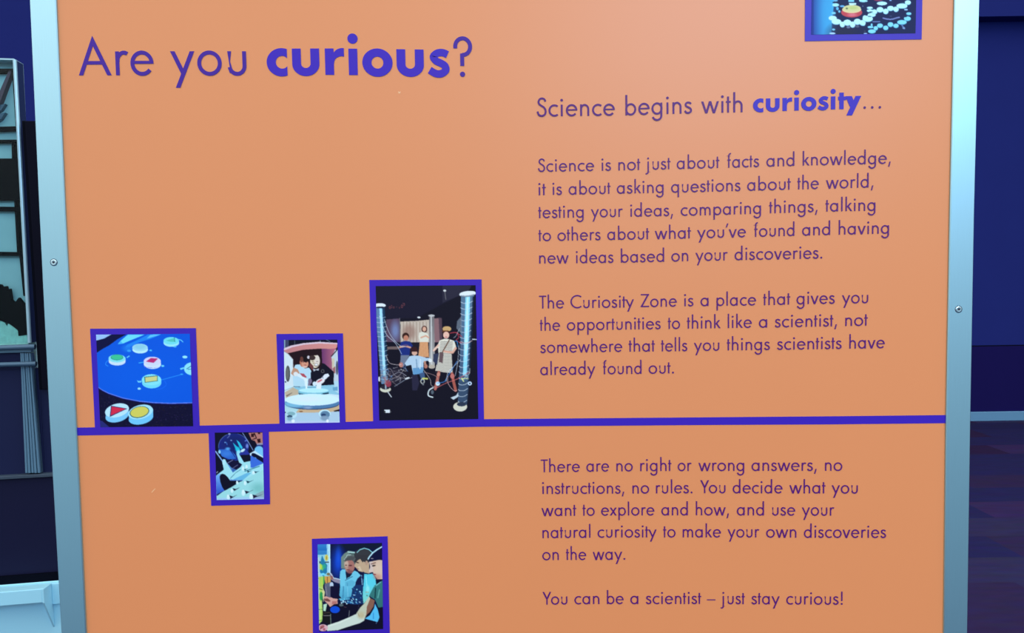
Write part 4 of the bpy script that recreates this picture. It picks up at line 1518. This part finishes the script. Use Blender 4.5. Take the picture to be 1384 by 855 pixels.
c.ell(262, 598, 32, 24, (130, 120, 80))
c.poly([(190, 770), (300, 740), (300, 870), (200, 870)], (104, 104, 124))
c.ell(318, 790, 34, 50, (196, 210, 226))
# man in pale shirt
c.poly([(486, 300), (540, 235), (620, 182), (755, 205), (760, 420), (700, 510), (486, 500)], (120, 140, 128))
c.line([(610, 205), (750, 218)], 22, (176, 216, 206))
c.line([(640, 235), (760, 245)], 14, (40, 60, 60))
c.poly([(530, 350), (560, 280), (640, 245), (740, 270), (745, 420), (560, 400)], (96, 102, 98))
c.line([(545, 340), (600, 260), (660, 255)], 18, (170, 186, 176))
c.ell(640, 460, 88, 118, (178, 116, 104))
c.ell(580, 420, 38, 66, (212, 176, 154), soft=0.3)
c.ell(590, 510, 26, 40, (196, 150, 130), soft=0.4)
c.poly([(555, 380), (590, 360), (700, 350), (740, 300), (660, 280), (560, 320)], (82, 82, 82))
c.ell(650, 445, 34, 12, (90, 44, 50))
c.ell(575, 440, 20, 10, (120, 70, 66))
c.ell(612, 522, 34, 9, (130, 60, 66))
c.ell(650, 560, 60, 30, (140, 84, 84), soft=0.3)
c.poly([(472, 545), (510, 512), (565, 515), (580, 690), (725, 535), (780, 560), (835, 620), (720, 820), (690, 870), (470, 870), (462, 650)], (118, 206, 228))
c.poly([(565, 560), (600, 600), (690, 585), (640, 650), (580, 670)], (22, 26, 52))
c.line([(560, 710), (690, 640)], 9, (30, 70, 100))
c.poly([(560, 740), (680, 700), (740, 740), (690, 860), (560, 860)], (92, 176, 204), alpha=0.7)
c.line([(600, 760), (600, 860)], 10, (70, 140, 176))
c.poly([(285, 560), (330, 600), (360, 665), (470, 685), (470, 770), (370, 740), (310, 700), (285, 640)], (150, 140, 160))
c.line([(290, 570), (350, 665), (470, 692)], 14, (206, 230, 240))
c.poly([(295, 610), (340, 640), (350, 700), (310, 690)], (160, 100, 90))
# person with dark hair
c.ell(880, 260, 160, 118, (58, 58, 62))
c.line([(770, 215), (820, 165), (900, 138), (980, 160), (1045, 215)], 14, (150, 226, 230))
c.poly([(735, 420), (760, 370), (830, 325), (900, 380), (985, 390), (990, 590), (860, 560), (800, 545), (755, 490), (722, 460)], (206, 172, 138))
c.poly([(820, 320), (870, 390), (900, 360), (930, 440), (985, 380), (1000, 260), (780, 260), (740, 330), (715, 380), (740, 395)], (56, 54, 58))
c.ell(778, 392, 30, 9, (70, 50, 48), rot=15)
c.ell(940, 400, 26, 40, (196, 156, 130))
c.poly([(780, 470), (820, 450), (860, 540), (800, 540)], (222, 196, 160))
c.ell(788, 505, 20, 7, (160, 100, 90), rot=20)
c.poly([(870, 590), (960, 600), (1060, 590), (1120, 720), (1100, 870), (880, 870)], (96, 216, 232))
c.line([(930, 640), (950, 860)], 16, (150, 240, 246))
c.poly([(735, 870), (745, 740), (775, 680), (850, 610), (880, 550), (900, 570), (880, 870)], (20, 24, 66))
c.line([(850, 620), (870, 860)], 16, (130, 180, 210))
c.line([(850, 640), (880, 720)], 12, (40, 60, 110))
# person in the dark cap
c.poly([(985, 380), (1240, 330), (1240, 690), (1140, 695), (1080, 620), (1050, 560), (990, 575), (978, 545), (1005, 470)], (226, 190, 164))
c.poly([(985, 380), (1040, 370), (1060, 560), (990, 575), (978, 545), (1005, 470)], (226, 200, 186))
c.ell(1130, 640, 60, 50, (196, 120, 100), soft=0.5, alpha=0.7)
c.ell(1150, 520, 80, 120, (236, 206, 176), soft=0.5, alpha=0.6)
c.line([(1020, 420), (1100, 395)], 14, (110, 66, 60))
c.ell(1068, 448, 34, 14, (60, 40, 40), rot=-10)
c.ell(1080, 605, 32, 11, (150, 60, 66))
c.poly([(975, 350), (1000, 290), (1050, 230), (1130, 170), (1240, 110), (1240, 350), (1080, 345), (1010, 360)], (13, 12, 54))
c.line([(968, 330), (990, 290), (1050, 220), (1130, 160), (1215, 112)], 22, (196, 236, 244))
c.line([(1020, 320), (1060, 325)], 12, (170, 160, 166))
c.poly([(1240, 700), (1160, 750), (1080, 800), (1040, 870), (1240, 870)], (58, 126, 122))
c.poly([(1100, 700), (1150, 690), (1225, 690), (1180, 740), (1110, 780)], (12, 14, 40))
c.line([(1110, 800), (1190, 740)], 16, (130, 200, 200))
c.crop(424, 790, 13.156)
c.poly([(300, 30), (480, 30), (470, 230), (880, 330), (1240, 400), (1240, 830), (90, 830)], (13, 10, 36))
c.poly([(300, 20), (475, 20), (460, 200), (420, 240), (300, 220)], (16, 12, 46))
c.poly([(470, 20), (700, 20), (670, 220), (500, 245), (455, 190)], (108, 198, 222), color2=(84, 170, 200), ax='y')
c.line([(530, 30), (520, 230)], 14, (60, 130, 166))
c.line([(600, 30), (610, 220)], 12, (130, 206, 226))
c.poly([(690, 60), (740, 0), (880, 0), (875, 340), (720, 352), (600, 330), (440, 300), (438, 245), (560, 235), (665, 210)], (24, 52, 100))
rg = np.random.default_rng(8)
for _ in range(46):
    x = rg.uniform(455, 860)
    y = rg.uniform(250, 335) if x < 690 else rg.uniform(40, 340)
    c.ell(x, y, rg.uniform(8, 20), rg.uniform(6, 14), tuple(rg.choice([[150, 226, 242], [40, 110, 170], [206, 240, 246], [14, 22, 66]])), rot=rg.uniform(0, 90))
c.poly([(440, 245), (640, 225), (640, 262), (470, 280)], (100, 206, 232), alpha=0.7)
c.poly([(185, 215), (215, 200), (280, 205), (350, 240), (430, 250), (428, 335), (360, 345), (290, 395), (262, 350), (240, 330), (190, 285)], (226, 166, 150))
c.poly([(190, 245), (250, 240), (300, 280), (280, 300), (200, 285)], (130, 76, 70))
c.poly([(330, 290), (420, 290), (400, 340), (320, 350)], (196, 120, 110))
c.poly([(420, 270), (470, 260), (490, 340), (430, 345)], (14, 18, 54))
c.ell(490, 360, 40, 22, (120, 140, 130), alpha=0.7)
c.ell(378, 440, 86, 62, (14, 78, 212))
c.poly([(70, 30), (160, 30), (150, 300), (160, 480), (150, 640), (90, 700), (70, 400)], (190, 222, 110))
c.rect(66, 30, 92, 720, (206, 232, 230))
c.poly([(150, 30), (200, 130), (170, 320), (160, 200)], (226, 220, 150))
c.ell(132, 200, 28, 78, (44, 160, 84))
c.line([(100, 70), (160, 90)], 10, (60, 80, 40))
c.line([(90, 440), (160, 432)], 8, (70, 120, 50))
c.line([(90, 632), (160, 625)], 8, (70, 120, 50))
c.line([(125, 300), (120, 620)], 10, (226, 240, 170))
c.poly([(170, 350), (240, 330), (210, 470), (170, 460)], (196, 230, 196))
c.poly([(160, 470), (300, 470), (300, 700), (160, 660)], (22, 20, 24))
c.line([(180, 545), (300, 545)], 14, (130, 120, 120))
c.line([(180, 500), (290, 490)], 10, (90, 70, 60))
c.line([(300, 520), (305, 690)], 14, (110, 130, 116))
c.poly([(190, 30), (300, 30), (300, 230), (215, 200)], (98, 98, 116))
c.line([(215, 30), (235, 180)], 10, (160, 150, 160))
c.line([(635, 460), (625, 560)], 14, (110, 110, 116))
c.line([(540, 390), (580, 400)], 10, (96, 66, 70))
c.line([(800, 360), (790, 480)], 6, (70, 60, 90))
c.poly([(880, 20), (1090, 20), (1010, 150), (960, 250), (885, 340), (870, 200)], (98, 216, 230), color2=(142, 224, 204), ax='y')
c.line([(930, 130), (975, 130)], 14, (196, 140, 90))
c.ell(948, 190, 12, 14, (90, 130, 110))
c.ell(960, 70, 30, 60, (150, 240, 240), soft=0.4)
c.poly([(1070, 30), (1240, 10), (1240, 390), (1150, 405), (1090, 260), (985, 195), (1010, 140)], (58, 126, 122), color2=(52, 114, 112), ax='y')
c.line([(1100, 60), (1090, 230)], 22, (20, 60, 66))
c.line([(1170, 90), (1140, 230)], 22, (96, 170, 160))
c.poly([(1090, 335), (1140, 440), (1170, 575), (1135, 660), (910, 600), (1000, 540), (1070, 420)], (92, 196, 238))
c.line([(1060, 500), (1060, 600)], 16, (60, 150, 210))
c.poly([(985, 225), (1085, 275), (1065, 380), (1000, 480), (930, 545), (915, 470), (945, 380)], (146, 98, 78))
c.poly([(760, 505), (830, 400), (900, 330), (985, 205), (1005, 240), (945, 390), (935, 520), (895, 640), (760, 640)], (206, 206, 176))
c.poly([(225, 770), (250, 715), (450, 650), (640, 570), (780, 505), (890, 500), (930, 520), (890, 640), (820, 680), (600, 748), (430, 805), (240, 820)], (216, 226, 208))
c.poly([(250, 725), (450, 655), (640, 575), (650, 600), (450, 690), (270, 745)], (232, 240, 222), alpha=0.8)
c.ell(850, 540, 66, 60, (206, 190, 148), soft=0.5)
c.line([(785, 500), (810, 560)], 10, (160, 130, 90), alpha=0.7)
c.ell(165, 762, 86, 62, (232, 178, 184))
c.ell(150, 745, 44, 26, (180, 100, 100), rot=-25)
c.ell(185, 790, 22, 22, (190, 90, 110), soft=0.4)
c.line([(110, 790), (150, 760)], 12, (120, 50, 56))
c.line([(1120, 660), (1110, 690)], 10, (90, 130, 170))
picture([(421.5, 727.8), (523.9, 724.3), (526.9, 859.6), (423.0, 862.4)],
        [(429.2, 735.4), (516.2, 733.3), (517.8, 849.6), (431.4, 852.9)], c,
        ('purple frame nearest the bottom edge of the view', 'picture of three people working at a bench'))

# --- cog wheels
c = Canvas(1090, -100, 1245, 50, (22, 30, 76)).crop(1090, 0, 15.55)
c.poly([(90, -1600), (640, -1600), (570, 160), (540, 420), (530, 640), (500, 760), (90, 760)], (40, 62, 150), color2=(74, 196, 240), ax='x')
c.ell(400, 300, 160, 700, (72, 186, 238), soft=0.7, alpha=0.6)
c.rect(90, -1600, 150, 760, (34, 50, 130), alpha=0.7)
c.ell(800, 700, 300, 200, (40, 38, 66), soft=0.5, alpha=0.7)
c.poly([(640, 60), (900, 60), (760, 330), (620, 330)], (26, 30, 70))
for x, y, rx, ry in ((550, 378, 86, 50), (630, 452, 100, 58), (755, 510, 54, 58), (860, 470, 84, 62), (970, 512, 58, 62), (1070, 452, 76, 62), (1180, 475, 62, 60), (1228, 370, 46, 52)):
    c.ell(x, y + 10, rx, ry, (140, 206, 232))
    c.ell(x, y, rx, ry * 0.95, (206, 252, 253))
for x, y, rx, ry, col in ((615, 104, 72, 36, (180, 244, 250)), (570, 275, 46, 26, (130, 214, 240)), (612, 12, 46, 20, (120, 190, 226)), (650, 180, 28, 36, (110, 200, 246)), (690, 240, 24, 26, (130, 210, 246)),
                         (750, 130, 50, 20, (110, 190, 240)), (570, 620, 34, 20, (130, 210, 240)), (545, 702, 64, 22, (180, 220, 250)), (1240, 706, 40, 14, (170, 200, 250)), (880, 570, 40, 26, (110, 120, 150)), (1070, 555, 40, 24, (90, 96, 120))):
    c.ell(x, y, rx, ry, col, soft=0.15)
c.poly([(540, 45), (660, 35), (650, 60), (560, 65)], (14, 24, 60))
c.rect(880, -40, 1000, 40, (130, 214, 236))
c.poly([(1090, -10), (1244, -30), (1244, 18), (1120, 20)], (200, 250, 252))
c.ell(950, 262, 222, 104, (206, 74, 84))
c.ell(960, 312, 90, 30, (236, 120, 134), soft=0.5)
c.ell(950, 200, 200, 76, (246, 216, 160))
c.ell(955, 176, 188, 72, (226, 222, 156))
c.ell(980, 165, 90, 34, (206, 216, 130), soft=0.4)
c.ell(848, 178, 22, 18, (96, 110, 70), soft=0.4)
c.poly([(890, 60), (1050, 60), (1040, 105), (900, 108)], (206, 246, 244))
c.ell(1185, 128, 10, 12, (120, 150, 180))
c.crop(1165, 0, 15.55)
for x, y, rx, ry in ((165, 162, 62, 24), (165, 222, 62, 30), (205, 310, 84, 42), (260, 245, 62, 50), (380, 200, 72, 58), (500, 235, 58, 58), (600, 172, 70, 54), (715, 190, 58, 56), (840, 122, 116, 54), (965, 50, 64, 48), (30, 480, 46, 58), (120, 390, 108, 66)):
    c.ell(x, y + 8, rx, ry, (130, 206, 232))
    c.ell(x, y, rx, ry * 0.93, (200, 252, 253))
for x, y in ((230, 190), (190, 250), (160, 345), (860, 60)):
    c.ell(x, y, 40, 9, (40, 90, 110), soft=0.3)
c.ell(420, 72, 108, 40, (200, 248, 250))
c.ell(340, 0, 90, 22, (150, 60, 90))
c.ell(600, 8, 26, 12, (160, 200, 246))
c.ell(30, 20, 90, 26, (170, 240, 246))
c.ell(925, 202, 40, 18, (170, 214, 246))
for x, y, rx, ry in ((180, 566, 60, 24), (205, 520, 20, 30), (210, 655, 80, 42), (290, 590, 46, 46), (380, 535, 62, 46), (500, 582, 56, 48), (600, 512, 60, 50), (715, 538, 56, 46), (840, 465, 100, 48), (955, 388, 72, 48), (985, 284, 54, 28)):
    c.ell(x, y + 8, rx, ry, (80, 170, 206))
    c.ell(x, y, rx, ry * 0.93, (140, 228, 250))
c.ell(900, 350, 44, 12, (24, 40, 80), soft=0.3)
c.curve([(445, 380), (540, 402), (640, 402), (720, 378), (785, 364)], 26, (130, 140, 196))
c.line([(230, 456), (375, 456)], 22, (110, 130, 186))
c.ell(605, 340, 30, 8, (70, 80, 120))
c.line([(840, 530), (890, 600)], 30, (96, 124, 176))
c.ell(880, 590, 28, 20, (130, 160, 206))
c.ell(60, 660, 20, 16, (60, 70, 90))
picture([(1088.6, -92), (1248.4, -94), (1245.7, 53.1), (1087.8, 55.6)],
        [(1098.2, -82), (1240.0, -84), (1237.4, 44.9), (1096.4, 46.8)], c,
        ('purple frame cut by the top edge of the view', 'picture of white toothed cog wheels and a red knob'))
